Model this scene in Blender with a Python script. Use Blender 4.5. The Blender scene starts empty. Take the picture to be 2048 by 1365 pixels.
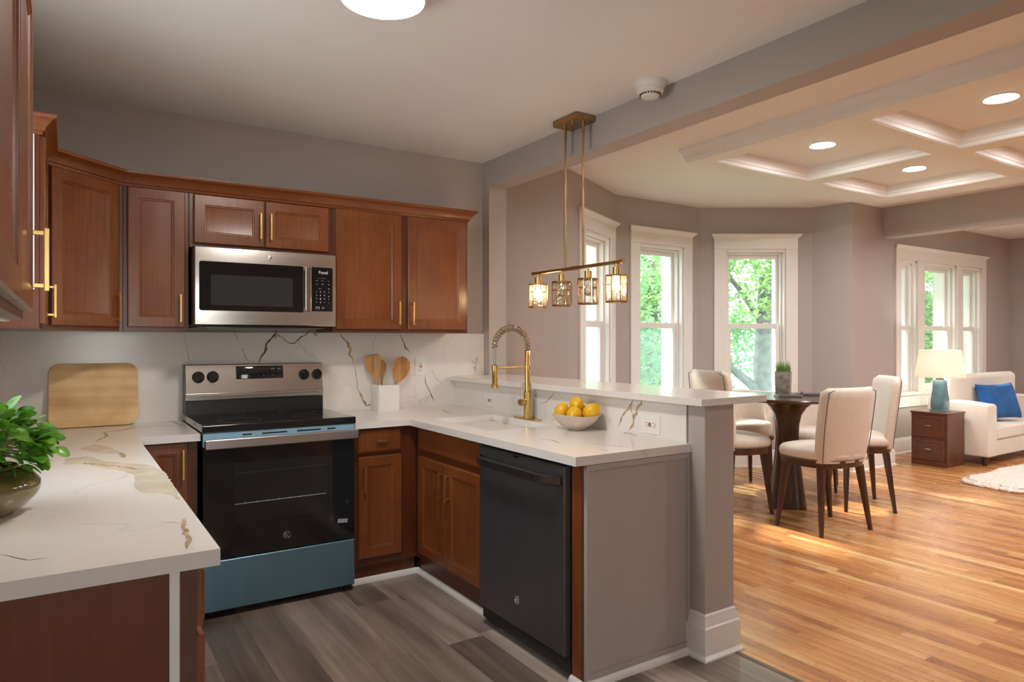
import bpy, bmesh, math, random
from mathutils import Matrix, Vector, Euler, noise
random.seed(7)
SC = bpy.context.scene
COL = SC.collection
PI = math.pi

# ------------------------------------------------------------------ camera
FPX, HORIZON, EYE = 1370.0, 680.0, 1.37
YAW = math.atan2(894, 1370)
cd = bpy.data.cameras.new('camera')
cam = bpy.data.objects.new('camera', cd)
COL.objects.link(cam)
cd.sensor_width = 36.0
cd.lens = FPX / 2048 * 36.0
cd.shift_y = -(682.5 - HORIZON) / 2048
cd.clip_start = 0.02
cam.location = (0, 0, EYE)
cam.rotation_euler = (PI / 2, 0, -YAW)
SC.camera = cam

# ------------------------------------------------------------------ exposure, sky and sun
SC.view_settings.view_transform = 'Standard'
SC.view_settings.look = 'None'
SC.view_settings.exposure = 1.12
SC.view_settings.gamma = 1.0
SC.view_settings.use_curve_mapping = False
SC.cycles.max_bounces = 10
SC.cycles.diffuse_bounces = 6
SC.cycles.glossy_bounces = 5
SC.cycles.transmission_bounces = 8
SC.cycles.transparent_max_bounces = 16
SC.cycles.caustics_reflective = False
SC.cycles.caustics_refractive = False
SC.cycles.sample_clamp_indirect = 4.0
SC.cycles.use_denoising = True

world = bpy.data.worlds.new('sky')
SC.world = world
world.use_nodes = True
wn = world.node_tree.nodes
wn.clear()
wo = wn.new('ShaderNodeOutputWorld')
bg = wn.new('ShaderNodeBackground')
tc = wn.new('ShaderNodeTexCoord')
sx = wn.new('ShaderNodeSeparateXYZ')
rp = wn.new('ShaderNodeValToRGB')
rp.color_ramp.elements[0].position = 0.0
rp.color_ramp.elements[0].color = (0.95, 0.96, 0.93, 1)
rp.color_ramp.elements[1].position = 0.8
rp.color_ramp.elements[1].color = (0.70, 0.84, 1.0, 1)
world.node_tree.links.new(tc.outputs['Generated'], sx.inputs[0])
world.node_tree.links.new(sx.outputs['Z'], rp.inputs[0])
world.node_tree.links.new(rp.outputs[0], bg.inputs[0])
world.node_tree.links.new(bg.outputs[0], wo.inputs[0])
bg.inputs[1].default_value = 4.0

sd = bpy.data.lights.new('sun', 'SUN')
sd.energy = 5.0
sd.angle = math.radians(3.0)
sd.color = (1.0, 0.93, 0.80)
sun = bpy.data.objects.new('sun', sd)
COL.objects.link(sun)
sun.location = (4, 12, 9)
sun.rotation_euler = Vector((0.10, -0.99, -0.90)).to_track_quat('-Z', 'Y').to_euler()

LAMP_KITCHEN = 54.0      # emission of the flush fittings
LAMP_COFFER = 135.0       # emission of the recessed fittings
WARM = (1.0, 0.92, 0.84)


def portal(loc, look, w, h):
    """Guides sky light through a window opening (gives no light of its own)."""
    d = bpy.data.lights.new('window_portal', 'AREA')
    d.shape = 'RECTANGLE'
    d.size, d.size_y = w, h
    d.cycles.is_portal = True
    o = bpy.data.objects.new('window_portal', d)
    o.location = loc
    o.rotation_euler = Vector(look).to_track_quat('-Z', 'Z').to_euler()
    COL.objects.link(o)


# ------------------------------------------------------------------ materials
def new_mat(name):
    m = bpy.data.materials.new(name)
    m.use_nodes = True
    nt = m.node_tree
    nt.nodes.clear()
    out = nt.nodes.new('ShaderNodeOutputMaterial')
    b = nt.nodes.new('ShaderNodeBsdfPrincipled')
    nt.links.new(b.outputs[0], out.inputs[0])
    return m, nt, b, out


def lin(c):
    return tuple((x / 12.92 if x <= 0.04045 else ((x + 0.055) / 1.055) ** 2.4) for x in c)


def hexc(h):
    return lin(tuple(int(h[i:i + 2], 16) / 255 for i in (0, 2, 4)))


def simple(name, col, rough=0.5, metal=0.0, var=0.06, scale=8.0, bump=0.0, coat=0.0, spec=0.5, stretch=(1, 1, 1), sheen=0.0, bscale=None):
    m, nt, b, out = new_mat(name)
    N, L = nt.nodes, nt.links
    tcn = N.new('ShaderNodeTexCoord')
    mp = N.new('ShaderNodeMapping')
    mp.inputs['Scale'].default_value = stretch
    L.new(tcn.outputs['Object'], mp.inputs[0])
    nz = N.new('ShaderNodeTexNoise')
    nz.inputs['Scale'].default_value = scale
    nz.inputs['Detail'].default_value = 4
    L.new(mp.outputs[0], nz.inputs['Vector'])
    r = N.new('ShaderNodeValToRGB')
    r.color_ramp.elements[0].position = 0.3
    r.color_ramp.elements[1].position = 0.7
    r.color_ramp.elements[0].color = tuple(c * (1 - var) for c in col) + (1,)
    r.color_ramp.elements[1].color = tuple(min(1, c * (1 + var)) for c in col) + (1,)
    L.new(nz.outputs['Fac'], r.inputs[0])
    L.new(r.outputs[0], b.inputs['Base Color'])
    b.inputs['Roughness'].default_value = rough
    b.inputs['Metallic'].default_value = metal
    b.inputs['Specular IOR Level'].default_value = spec
    b.inputs['Coat Weight'].default_value = coat
    b.inputs['Coat Roughness'].default_value = 0.08
    b.inputs['Sheen Weight'].default_value = sheen
    if bump:
        n2 = N.new('ShaderNodeTexNoise')
        n2.inputs['Scale'].default_value = bscale or scale * 6
        n2.inputs['Detail'].default_value = 3
        L.new(mp.outputs[0], n2.inputs['Vector'])
        bp = N.new('ShaderNodeBump')
        bp.inputs['Strength'].default_value = bump
        bp.inputs['Distance'].default_value = 0.004
        L.new(n2.outputs['Fac'], bp.inputs['Height'])
        L.new(bp.outputs[0], b.inputs['Normal'])
    return m


def emit(name, col, strength):
    m = bpy.data.materials.new(name)
    m.use_nodes = True
    nt = m.node_tree
    nt.nodes.clear()
    out = nt.nodes.new('ShaderNodeOutputMaterial')
    e = nt.nodes.new('ShaderNodeEmission')
    e.inputs[0].default_value = (*col, 1)
    e.inputs[1].default_value = strength
    nt.links.new(e.outputs[0], out.inputs[0])
    return m


def grain_wood(name, dark, mid, light, rough=0.32, coat=0.25, axis='Z', fine=90.0, mott=1.0):
    """Stained timber: long fine grain along one axis plus soft mottling."""
    m, nt, b, out = new_mat(name)
    N, L = nt.nodes, nt.links
    tcn = N.new('ShaderNodeTexCoord')
    mp = N.new('ShaderNodeMapping')
    mp.inputs['Scale'].default_value = {'Z': (1, 1, 0.04), 'Y': (1, 0.04, 1), 'X': (0.04, 1, 1)}[axis]
    L.new(tcn.outputs['Object'], mp.inputs[0])
    g = N.new('ShaderNodeTexNoise')
    g.inputs['Scale'].default_value = fine
    g.inputs['Detail'].default_value = 5
    g.inputs['Distortion'].default_value = 0.4
    L.new(mp.outputs[0], g.inputs['Vector'])
    k = N.new('ShaderNodeTexNoise')
    k.inputs['Scale'].default_value = 5.0
    k.inputs['Detail'].default_value = 3
    L.new(tcn.outputs['Object'], k.inputs['Vector'])
    mx = N.new('ShaderNodeMath')
    mx.operation = 'MULTIPLY_ADD'
    mx.inputs[1].default_value = 0.45 * mott
    L.new(k.outputs['Fac'], mx.inputs[0])
    ma = N.new('ShaderNodeMath')
    ma.operation = 'MULTIPLY_ADD'
    ma.inputs[1].default_value = 0.55
    ma.inputs[2].default_value = 0.0
    L.new(g.outputs['Fac'], ma.inputs[0])
    L.new(ma.outputs[0], mx.inputs[2])
    r = N.new('ShaderNodeValToRGB')
    e = r.color_ramp.elements
    e[0].position, e[0].color = 0.34, (*dark, 1)
    e[1].position, e[1].color = 0.66, (*light, 1)
    n = e.new(0.5)
    n.color = (*mid, 1)
    L.new(mx.outputs[0], r.inputs[0])
    L.new(r.outputs[0], b.inputs['Base Color'])
    b.inputs['Roughness'].default_value = rough
    b.inputs['Coat Weight'].default_value = coat
    b.inputs['Coat Roughness'].default_value = 0.2
    return m


def plank_floor(name, width, length, cols, rough=0.3, gap=(0.05, 0.03, 0.02), gapw=0.012, grain=0.35, gfreq=60.0, coat=0.0, streak=0.0):
    """Boards running along Y, each row offset, each board its own tone."""
    m, nt, b, out = new_mat(name)
    N, L = nt.nodes, nt.links

    def math_(op, a, bb=None, c=None):
        n = N.new('ShaderNodeMath')
        n.operation = op
        for i, v in enumerate((a, bb, c)):
            if v is None:
                continue
            if isinstance(v, (int, float)):
                n.inputs[i].default_value = v
            else:
                L.new(v, n.inputs[i])
        return n.outputs[0]
    tcn = N.new('ShaderNodeTexCoord')
    s = N.new('ShaderNodeSeparateXYZ')
    L.new(tcn.outputs['Object'], s.inputs[0])
    xr = math_('DIVIDE', s.outputs['X'], width)
    row = math_('FLOOR', xr)
    fx = math_('FRACT', xr)
    wn1 = N.new('ShaderNodeTexWhiteNoise')
    wn1.noise_dimensions = '1D'
    L.new(row, wn1.inputs['W'])
    yr = math_('ADD', math_('DIVIDE', s.outputs['Y'], length), math_('MULTIPLY', wn1.outputs['Value'], 7.3))
    colm = math_('FLOOR', yr)
    fy = math_('FRACT', yr)
    cb = N.new('ShaderNodeCombineXYZ')
    L.new(row, cb.inputs[0])
    L.new(colm, cb.inputs[1])
    wn2 = N.new('ShaderNodeTexWhiteNoise')
    wn2.noise_dimensions = '2D'
    L.new(cb.outputs[0], wn2.inputs['Vector'])
    # grain, shifted per board
    cb2 = N.new('ShaderNodeCombineXYZ')
    L.new(math_('MULTIPLY', s.outputs['X'], 1.0), cb2.inputs[0])
    L.new(math_('MULTIPLY', s.outputs['Y'], 0.05), cb2.inputs[1])
    L.new(math_('MULTIPLY', wn2.outputs['Value'], 40.0), cb2.inputs[2])
    g = N.new('ShaderNodeTexNoise')
    g.inputs['Scale'].default_value = gfreq
    g.inputs['Detail'].default_value = 5
    g.inputs['Distortion'].default_value = 0.8
    L.new(cb2.outputs[0], g.inputs['Vector'])
    cb3 = N.new('ShaderNodeCombineXYZ')
    L.new(s.outputs['X'], cb3.inputs[0])
    L.new(math_('MULTIPLY', s.outputs['Y'], 0.12), cb3.inputs[1])
    L.new(math_('MULTIPLY', wn2.outputs['Value'], 17.0), cb3.inputs[2])
    g2 = N.new('ShaderNodeTexNoise')
    g2.inputs['Scale'].default_value = 9.0
    g2.inputs['Detail'].default_value = 3
    L.new(cb3.outputs[0], g2.inputs['Vector'])
    v = math_('MULTIPLY_ADD', math_('SUBTRACT', g.outputs['Fac'], 0.5), grain, math_('MULTIPLY_ADD', wn2.outputs['Value'], 0.62, 0.19))
    v = math_('MULTIPLY_ADD', math_('SUBTRACT', g2.outputs['Fac'], 0.5), grain * 1.3 + streak, v)
    r = N.new('ShaderNodeValToRGB')
    e = r.color_ramp.elements
    e[0].position, e[0].color = 0.0, (*cols[0], 1)
    e[1].position, e[1].color = 1.0, (*cols[-1], 1)
    for i, c in enumerate(cols[1:-1]):
        n = e.new((i + 1) / (len(cols) - 1))
        n.color = (*c, 1)
    L.new(v, r.inputs[0])
    gx = math_('MINIMUM', fx, math_('SUBTRACT', 1.0, fx))
    gx = math_('MULTIPLY', gx, width)
    gy = math_('MULTIPLY', math_('MINIMUM', fy, math_('SUBTRACT', 1.0, fy)), length)
    gm = math_('LESS_THAN', math_('MINIMUM', gx, gy), gapw * 0.1)
    mix = N.new('ShaderNodeMix')
    mix.data_type = 'RGBA'
    L.new(math_('MULTIPLY', gm, 0.75), mix.inputs['Factor'])
    L.new(r.outputs[0], mix.inputs['A'])
    mix.inputs['B'].default_value = (*gap, 1)
    L.new(mix.outputs['Result'], b.inputs['Base Color'])
    rr = math_('MULTIPLY_ADD', g.outputs['Fac'], 0.15, rough - 0.07)
    L.new(rr, b.inputs['Roughness'])
    b.inputs['Coat Weight'].default_value = coat
    bp = N.new('ShaderNodeBump')
    bp.inputs['Strength'].default_value = 0.25
    bp.inputs['Distance'].default_value = 0.0015
    L.new(math_('SUBTRACT', math_('MULTIPLY', g.outputs['Fac'], 0.4), gm), bp.inputs['Height'])
    L.new(bp.outputs[0], b.inputs['Normal'])
    return m


def quartz(name, base, vein_amt=0.5):
    m, nt, b, out = new_mat(name)
    N, L = nt.nodes, nt.links
    tcn = N.new('ShaderNodeTexCoord')
    dn = N.new('ShaderNodeTexNoise')
    dn.inputs['Scale'].default_value = 1.4
    dn.inputs['Detail'].default_value = 6
    L.new(tcn.outputs['Object'], dn.inputs['Vector'])
    mixv = N.new('ShaderNodeVectorMath')
    mixv.operation = 'MULTIPLY_ADD'
    mixv.inputs[1].default_value = (0.9, 0.9, 0.9)
    L.new(dn.outputs['Color'], mixv.inputs[0])
    L.new(tcn.outputs['Object'], mixv.inputs[2])
    vo = N.new('ShaderNodeTexVoronoi')
    vo.feature = 'DISTANCE_TO_EDGE'
    vo.inputs['Scale'].default_value = 1.3
    L.new(mixv.outputs[0], vo.inputs['Vector'])
    r = N.new('ShaderNodeValToRGB')
    e = r.color_ramp.elements
    e[0].position, e[0].color = 0.0, (1, 1, 1, 1)
    e[1].position, e[1].color = 0.012, (0, 0, 0, 1)
    L.new(vo.outputs['Distance'], r.inputs[0])
    mk = N.new('ShaderNodeTexNoise')
    mk.inputs['Scale'].default_value = 2.2
    L.new(tcn.outputs['Object'], mk.inputs['Vector'])
    mr = N.new('ShaderNodeMapRange')
    mr.inputs['From Min'].default_value = 0.5
    mr.inputs['From Max'].default_value = 0.7
    mr.inputs['To Max'].default_value = vein_amt
    L.new(mk.outputs['Fac'], mr.inputs['Value'])
    mu = N.new('ShaderNodeMath')
    mu.operation = 'MULTIPLY'
    L.new(r.outputs[0], mu.inputs[0])
    L.new(mr.outputs[0], mu.inputs[1])
    mx = N.new('ShaderNodeMix')
    mx.data_type = 'RGBA'
    L.new(mu.outputs[0], mx.inputs['Factor'])
    mx.inputs['A'].default_value = (*base, 1)
    mx.inputs['B'].default_value = (0.42, 0.38, 0.33, 1)
    L.new(mx.outputs['Result'], b.inputs['Base Color'])
    b.inputs['Roughness'].default_value = 0.16
    b.inputs['Specular IOR Level'].default_value = 0.5
    return m


def glassy(name, tint, refl=0.08, rough=0.02, haze=0.0, hazec=(0.8, 0.9, 0.95)):
    """Thin pane: mostly clear, with mirror reflection growing at grazing angles."""
    m = bpy.data.materials.new(name)
    m.use_nodes = True
    nt = m.node_tree
    nt.nodes.clear()
    N, L = nt.nodes, nt.links
    out = N.new('ShaderNodeOutputMaterial')
    t = N.new('ShaderNodeBsdfTransparent')
    t.inputs[0].default_value = (*tint, 1)
    g = N.new('ShaderNodeBsdfGlossy')
    g.inputs['Roughness'].default_value = rough
    lw = N.new('ShaderNodeLayerWeight')
    lw.inputs[0].default_value = 0.25
    mu = N.new('ShaderNodeMath')
    mu.operation = 'MULTIPLY_ADD'
    mu.inputs[1].default_value = 0.5
    mu.inputs[2].default_value = refl * 0.5
    L.new(lw.outputs['Fresnel'], mu.inputs[0])
    ms = N.new('ShaderNodeMixShader')
    L.new(mu.outputs[0], ms.inputs[0])
    L.new(t.outputs[0], ms.inputs[1])
    L.new(g.outputs[0], ms.inputs[2])
    last = ms.outputs[0]
    if haze:
        d = N.new('ShaderNodeBsdfTranslucent')
        d.inputs[0].default_value = (*hazec, 1)
        m2 = N.new('ShaderNodeMixShader')
        m2.inputs[0].default_value = haze
        L.new(last, m2.inputs[1])
        L.new(d.outputs[0], m2.inputs[2])
        last = m2.outputs[0]
    L.new(last, out.inputs[0])
    return m


def leafy(name, c1, c2, trans=0.45, rough=0.4, scale=3.0):
    m = bpy.data.materials.new(name)
    m.use_nodes = True
    nt = m.node_tree
    nt.nodes.clear()
    N, L = nt.nodes, nt.links
    out = N.new('ShaderNodeOutputMaterial')
    tcn = N.new('ShaderNodeTexCoord')
    nz = N.new('ShaderNodeTexNoise')
    nz.inputs['Scale'].default_value = scale
    nz.inputs['Detail'].default_value = 3
    L.new(tcn.outputs['Object'], nz.inputs['Vector'])
    r = N.new('ShaderNodeValToRGB')
    r.color_ramp.elements[0].position = 0.35
    r.color_ramp.elements[1].position = 0.65
    r.color_ramp.elements[0].color = (*c1, 1)
    r.color_ramp.elements[1].color = (*c2, 1)
    L.new(nz.outputs['Fac'], r.inputs[0])
    b = N.new('ShaderNodeBsdfPrincipled')
    b.inputs['Roughness'].default_value = rough
    L.new(r.outputs[0], b.inputs['Base Color'])
    t = N.new('ShaderNodeBsdfTranslucent')
    L.new(r.outputs[0], t.inputs[0])
    ms = N.new('ShaderNodeMixShader')
    ms.inputs[0].default_value = trans
    L.new(b.outputs[0], ms.inputs[1])
    L.new(t.outputs[0], ms.inputs[2])
    L.new(ms.outputs[0], out.inputs[0])
    return m


M = {}
M['wall'] = simple('grey_paint', (0.44, 0.392, 0.368), 0.75, var=0.02, scale=3, bump=0.05, bscale=160)
M['ceiling'] = simple('ceiling_paint', (0.82, 0.805, 0.79), 0.85, var=0.015, scale=2)
M['trim'] = simple('white_trim_paint', (0.82, 0.80, 0.77), 0.4, var=0.015, scale=5)
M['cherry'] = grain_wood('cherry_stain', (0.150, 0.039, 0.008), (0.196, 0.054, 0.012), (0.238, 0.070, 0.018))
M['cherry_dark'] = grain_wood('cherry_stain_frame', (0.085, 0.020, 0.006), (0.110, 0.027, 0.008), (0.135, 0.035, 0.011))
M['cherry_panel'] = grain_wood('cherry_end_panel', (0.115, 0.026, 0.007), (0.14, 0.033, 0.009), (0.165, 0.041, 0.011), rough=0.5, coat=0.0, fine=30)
M['melamine'] = simple('white_melamine', (0.82, 0.82, 0.82), 0.45, var=0.01)
M['brass'] = simple('brushed_brass', (0.72, 0.47, 0.17), 0.28, 1.0, var=0.05, scale=40)
M['brass_dark'] = simple('antique_brass', (0.42, 0.27, 0.12), 0.32, 1.0, var=0.06, scale=40)
M['steel'] = simple('brushed_steel', (0.62, 0.58, 0.54), 0.24, 1.0, var=0.05, scale=20, stretch=(0.03, 1, 8), bump=0.04)
M['steel_mid'] = simple('smooth_steel', (0.50, 0.48, 0.46), 0.2, 1.0, var=0.03)
M['steel_film'] = simple('film_covered_steel', (0.17, 0.31, 0.40), 0.33, 0.75, var=0.05, scale=3, stretch=(3, 1, 0.3))
M['film'] = simple('blue_film', (0.30, 0.50, 0.66), 0.35, 0.3, var=0.1, scale=10)
M['black_glass'] = simple('black_glass', (0.006, 0.006, 0.007), 0.06, 0.0, var=0.05, coat=0.5)
M['window_glass_dark'] = simple('dark_oven_glass', (0.012, 0.012, 0.013), 0.1, 0.0, var=0.05, coat=0.3)
M['micro_screen'] = simple('microwave_mesh_glass', (0.03, 0.03, 0.03), 0.14, 0.0, var=0.1, scale=60)
M['black'] = simple('black_enamel', (0.012, 0.012, 0.012), 0.3, 0.0, var=0.1)
M['black_steel'] = simple('slate_steel', (0.17, 0.17, 0.175), 0.38, 0.85, var=0.04, scale=14, stretch=(1, 1, 0.05))
M['slate_handle'] = simple('slate_handle', (0.16, 0.145, 0.14), 0.25, 0.9, var=0.04)
M['chrome'] = simple('chrome', (0.75, 0.75, 0.76), 0.08, 1.0, var=0.02)
M['white_print'] = simple('white_print', (0.75, 0.75, 0.75), 0.5, var=0.02)
M['faint_print'] = simple('faint_print', (0.045, 0.045, 0.047), 0.4)
M['grey_print'] = simple('grey_print', (0.30, 0.30, 0.31), 0.5, var=0.02)
M['quartz'] = quartz('veined_quartz', (0.77, 0.735, 0.70))
M['vein_dark'] = simple('vein_dark', (0.16, 0.105, 0.06), 0.25, var=0.5, scale=30)
M['vein_gold'] = simple('vein_gold', (0.45, 0.33, 0.20), 0.25, var=0.45, scale=25)
M['vein_grey'] = simple('vein_grey', (0.36, 0.315, 0.27), 0.25, var=0.35, scale=25)
M['vein_patch'] = simple('vein_patch', (0.60, 0.53, 0.42), 0.18, var=0.16, scale=9)
M['plate'] = simple('white_plastic', (0.78, 0.76, 0.73), 0.35, var=0.01)
M['socket_dark'] = simple('socket_slots', (0.03, 0.03, 0.03), 0.5)
M['red_button'] = simple('red_button', (0.5, 0.03, 0.03), 0.5)
M['porcelain'] = simple('white_ceramic', (0.78, 0.75, 0.71), 0.15, var=0.02, coat=0.3)
M['bowl'] = simple('cream_ceramic', (0.66, 0.57, 0.47), 0.2, var=0.12, scale=12, coat=0.4)
M['lemon'] = simple('lemon_peel', (0.80, 0.47, 0.015), 0.38, var=0.12, scale=18, bump=0.35, bscale=140)
M['utensil'] = grain_wood('olive_wood', (0.26, 0.115, 0.025), (0.42, 0.20, 0.05), (0.55, 0.29, 0.09), rough=0.4, fine=40)
M['board'] = grain_wood('maple_board', (0.58, 0.34, 0.13), (0.80, 0.54, 0.26), (0.88, 0.66, 0.38), rough=0.5, coat=0.0, axis='X', fine=14)
M['vase'] = simple('olive_glaze', (0.105, 0.085, 0.022), 0.1, var=0.25, scale=6, coat=0.6)
M['vase_band'] = simple('olive_glaze_band', (0.20, 0.155, 0.075), 0.22, var=0.12, scale=6, coat=0.3)
M['leaf'] = leafy('plant_leaf', (0.045, 0.18, 0.012), (0.20, 0.44, 0.05), 0.3, 0.3, 22)
M['stem'] = simple('plant_stem', (0.22, 0.14, 0.08), 0.6, var=0.2)
M['soil'] = simple('soil', (0.06, 0.04, 0.025), 0.9, var=0.4, scale=40)
M['fabric'] = simple('cream_linen', (0.66, 0.57, 0.49), 0.85, var=0.04, scale=40, bump=0.25, bscale=420, sheen=0.2)
M['fabric_white'] = simple('white_upholstery', (0.80, 0.74, 0.67), 0.8, var=0.03, scale=30, bump=0.12, bscale=300, sheen=0.2)
M['piping'] = simple('dark_piping', (0.13, 0.10, 0.08), 0.6)
M['walnut'] = grain_wood('dark_walnut', (0.030, 0.011, 0.006), (0.055, 0.020, 0.011), (0.085, 0.033, 0.018), rough=0.3, coat=0.3)
M['mahogany'] = grain_wood('mahogany', (0.075, 0.022, 0.010), (0.115, 0.036, 0.016), (0.15, 0.050, 0.022), rough=0.35, axis='Y')
M['blue_velvet'] = simple('blue_velvet', (0.006, 0.10, 0.34), 0.8, var=0.25, scale=9, bump=0.2, sheen=0.08)
M['shaggy'] = simple('white_sheepskin', (0.78, 0.72, 0.66), 0.95, var=0.08, scale=30, bump=0.8, bscale=90)
M['teal_glass'] = simple('teal_glass', (0.13, 0.27, 0.33), 0.08, var=0.25, scale=7, coat=0.5)
M['planter'] = simple('smoked_glass_planter', (0.27, 0.25, 0.21), 0.12, var=0.45, scale=18, coat=0.5)
M['grass'] = leafy('grass_blade', (0.11, 0.24, 0.06), (0.34, 0.42, 0.18), 0.3, 0.5, 12)
M['slate_tray'] = simple('slate_tray', (0.09, 0.085, 0.082), 0.35, var=0.1)
M['grey_planks'] = plank_floor('grey_vinyl_planks', 0.18, 1.22, [hexc('50473f'), hexc('776a62'), hexc('978980'), hexc('bcaea3')], rough=0.3, gap=(0.07, 0.06, 0.055), gapw=0.012, grain=0.75, gfreq=22)
M['oak_strips'] = plank_floor('oak_strip_floor', 0.057, 0.95, [hexc('7d4c28'), hexc('b5794a'), hexc('cc955c'), hexc('e6bf8c')], rough=0.27, gap=(0.10, 0.045, 0.015), gapw=0.012, grain=0.6, gfreq=60, coat=0.0)
M['threshold'] = simple('threshold_strip', (0.16, 0.10, 0.06), 0.5, var=0.2)
M['pane'] = glassy('window_pane', (0.97, 0.985, 0.98), 0.06)
M['pane_low'] = glassy('window_pane_screened', (0.80, 0.88, 0.88), 0.06, haze=0.05, hazec=(0.72, 0.80, 0.80))
M['crystal'] = glassy('crystal', (0.93, 0.90, 0.86), 0.35, rough=0.05, haze=0.05, hazec=(0.9, 0.86, 0.8))
M['bark'] = simple('bark', (0.13, 0.125, 0.12), 0.9, var=0.35, scale=8, bump=0.5)
M['tree_leaf'] = leafy('tree_leaf', (0.13, 0.29, 0.09), (0.32, 0.48, 0.20), 0.5, 0.45, 0.8)
M['tree_leaf_cool'] = leafy('tree_leaf_cool', (0.12, 0.27, 0.12), (0.27, 0.44, 0.22), 0.5, 0.45, 0.8)
M['lawn'] = simple('lawn', (0.13, 0.24, 0.13), 0.9, var=0.3, scale=2)
M['siding'] = simple('white_siding', (0.78, 0.80, 0.80), 0.7, var=0.03)
M['lamp_kitchen'] = emit('flush_diffuser_glow', WARM, LAMP_KITCHEN)
M['lamp_coffer'] = emit('recessed_diffuser_glow', (1.0, 0.965, 0.93), LAMP_COFFER)
M['bulb'] = emit('filament_bulb_glow', (1.0, 0.72, 0.42), 65.0)
M['bulb_lamp'] = emit('table_lamp_bulb_glow', (1.0, 0.92, 0.83), 135.0)


def shade_material():
    m = bpy.data.materials.new('lamp_shade_linen')
    m.use_nodes = True
    nt = m.node_tree
    nt.nodes.clear()
    N, L = nt.nodes, nt.links
    out = N.new('ShaderNodeOutputMaterial')
    d = N.new('ShaderNodeBsdfDiffuse')
    d.inputs[0].default_value = (0.85, 0.80, 0.72, 1)
    t = N.new('ShaderNodeBsdfTranslucent')
    t.inputs[0].default_value = (0.88, 0.84, 0.77, 1)
    ms = N.new('ShaderNodeMixShader')
    ms.inputs[0].default_value = 0.5
    L.new(d.outputs[0], ms.inputs[1])
    L.new(t.outputs[0], ms.inputs[2])
    L.new(ms.outputs[0], out.inputs[0])
    return m


M['shade'] = shade_material()


# ------------------------------------------------------------------ mesh helpers
def basis(o, ax, ay, az):
    """Matrix mapping local axes to the given world axes with origin o."""
    m = Matrix.Identity(4)
    for i, a in enumerate((ax, ay, az)):
        for j in range(3):
            m[j][i] = a[j]
    for j in range(3):
        m[j][3] = o[j]
    return m


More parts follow.
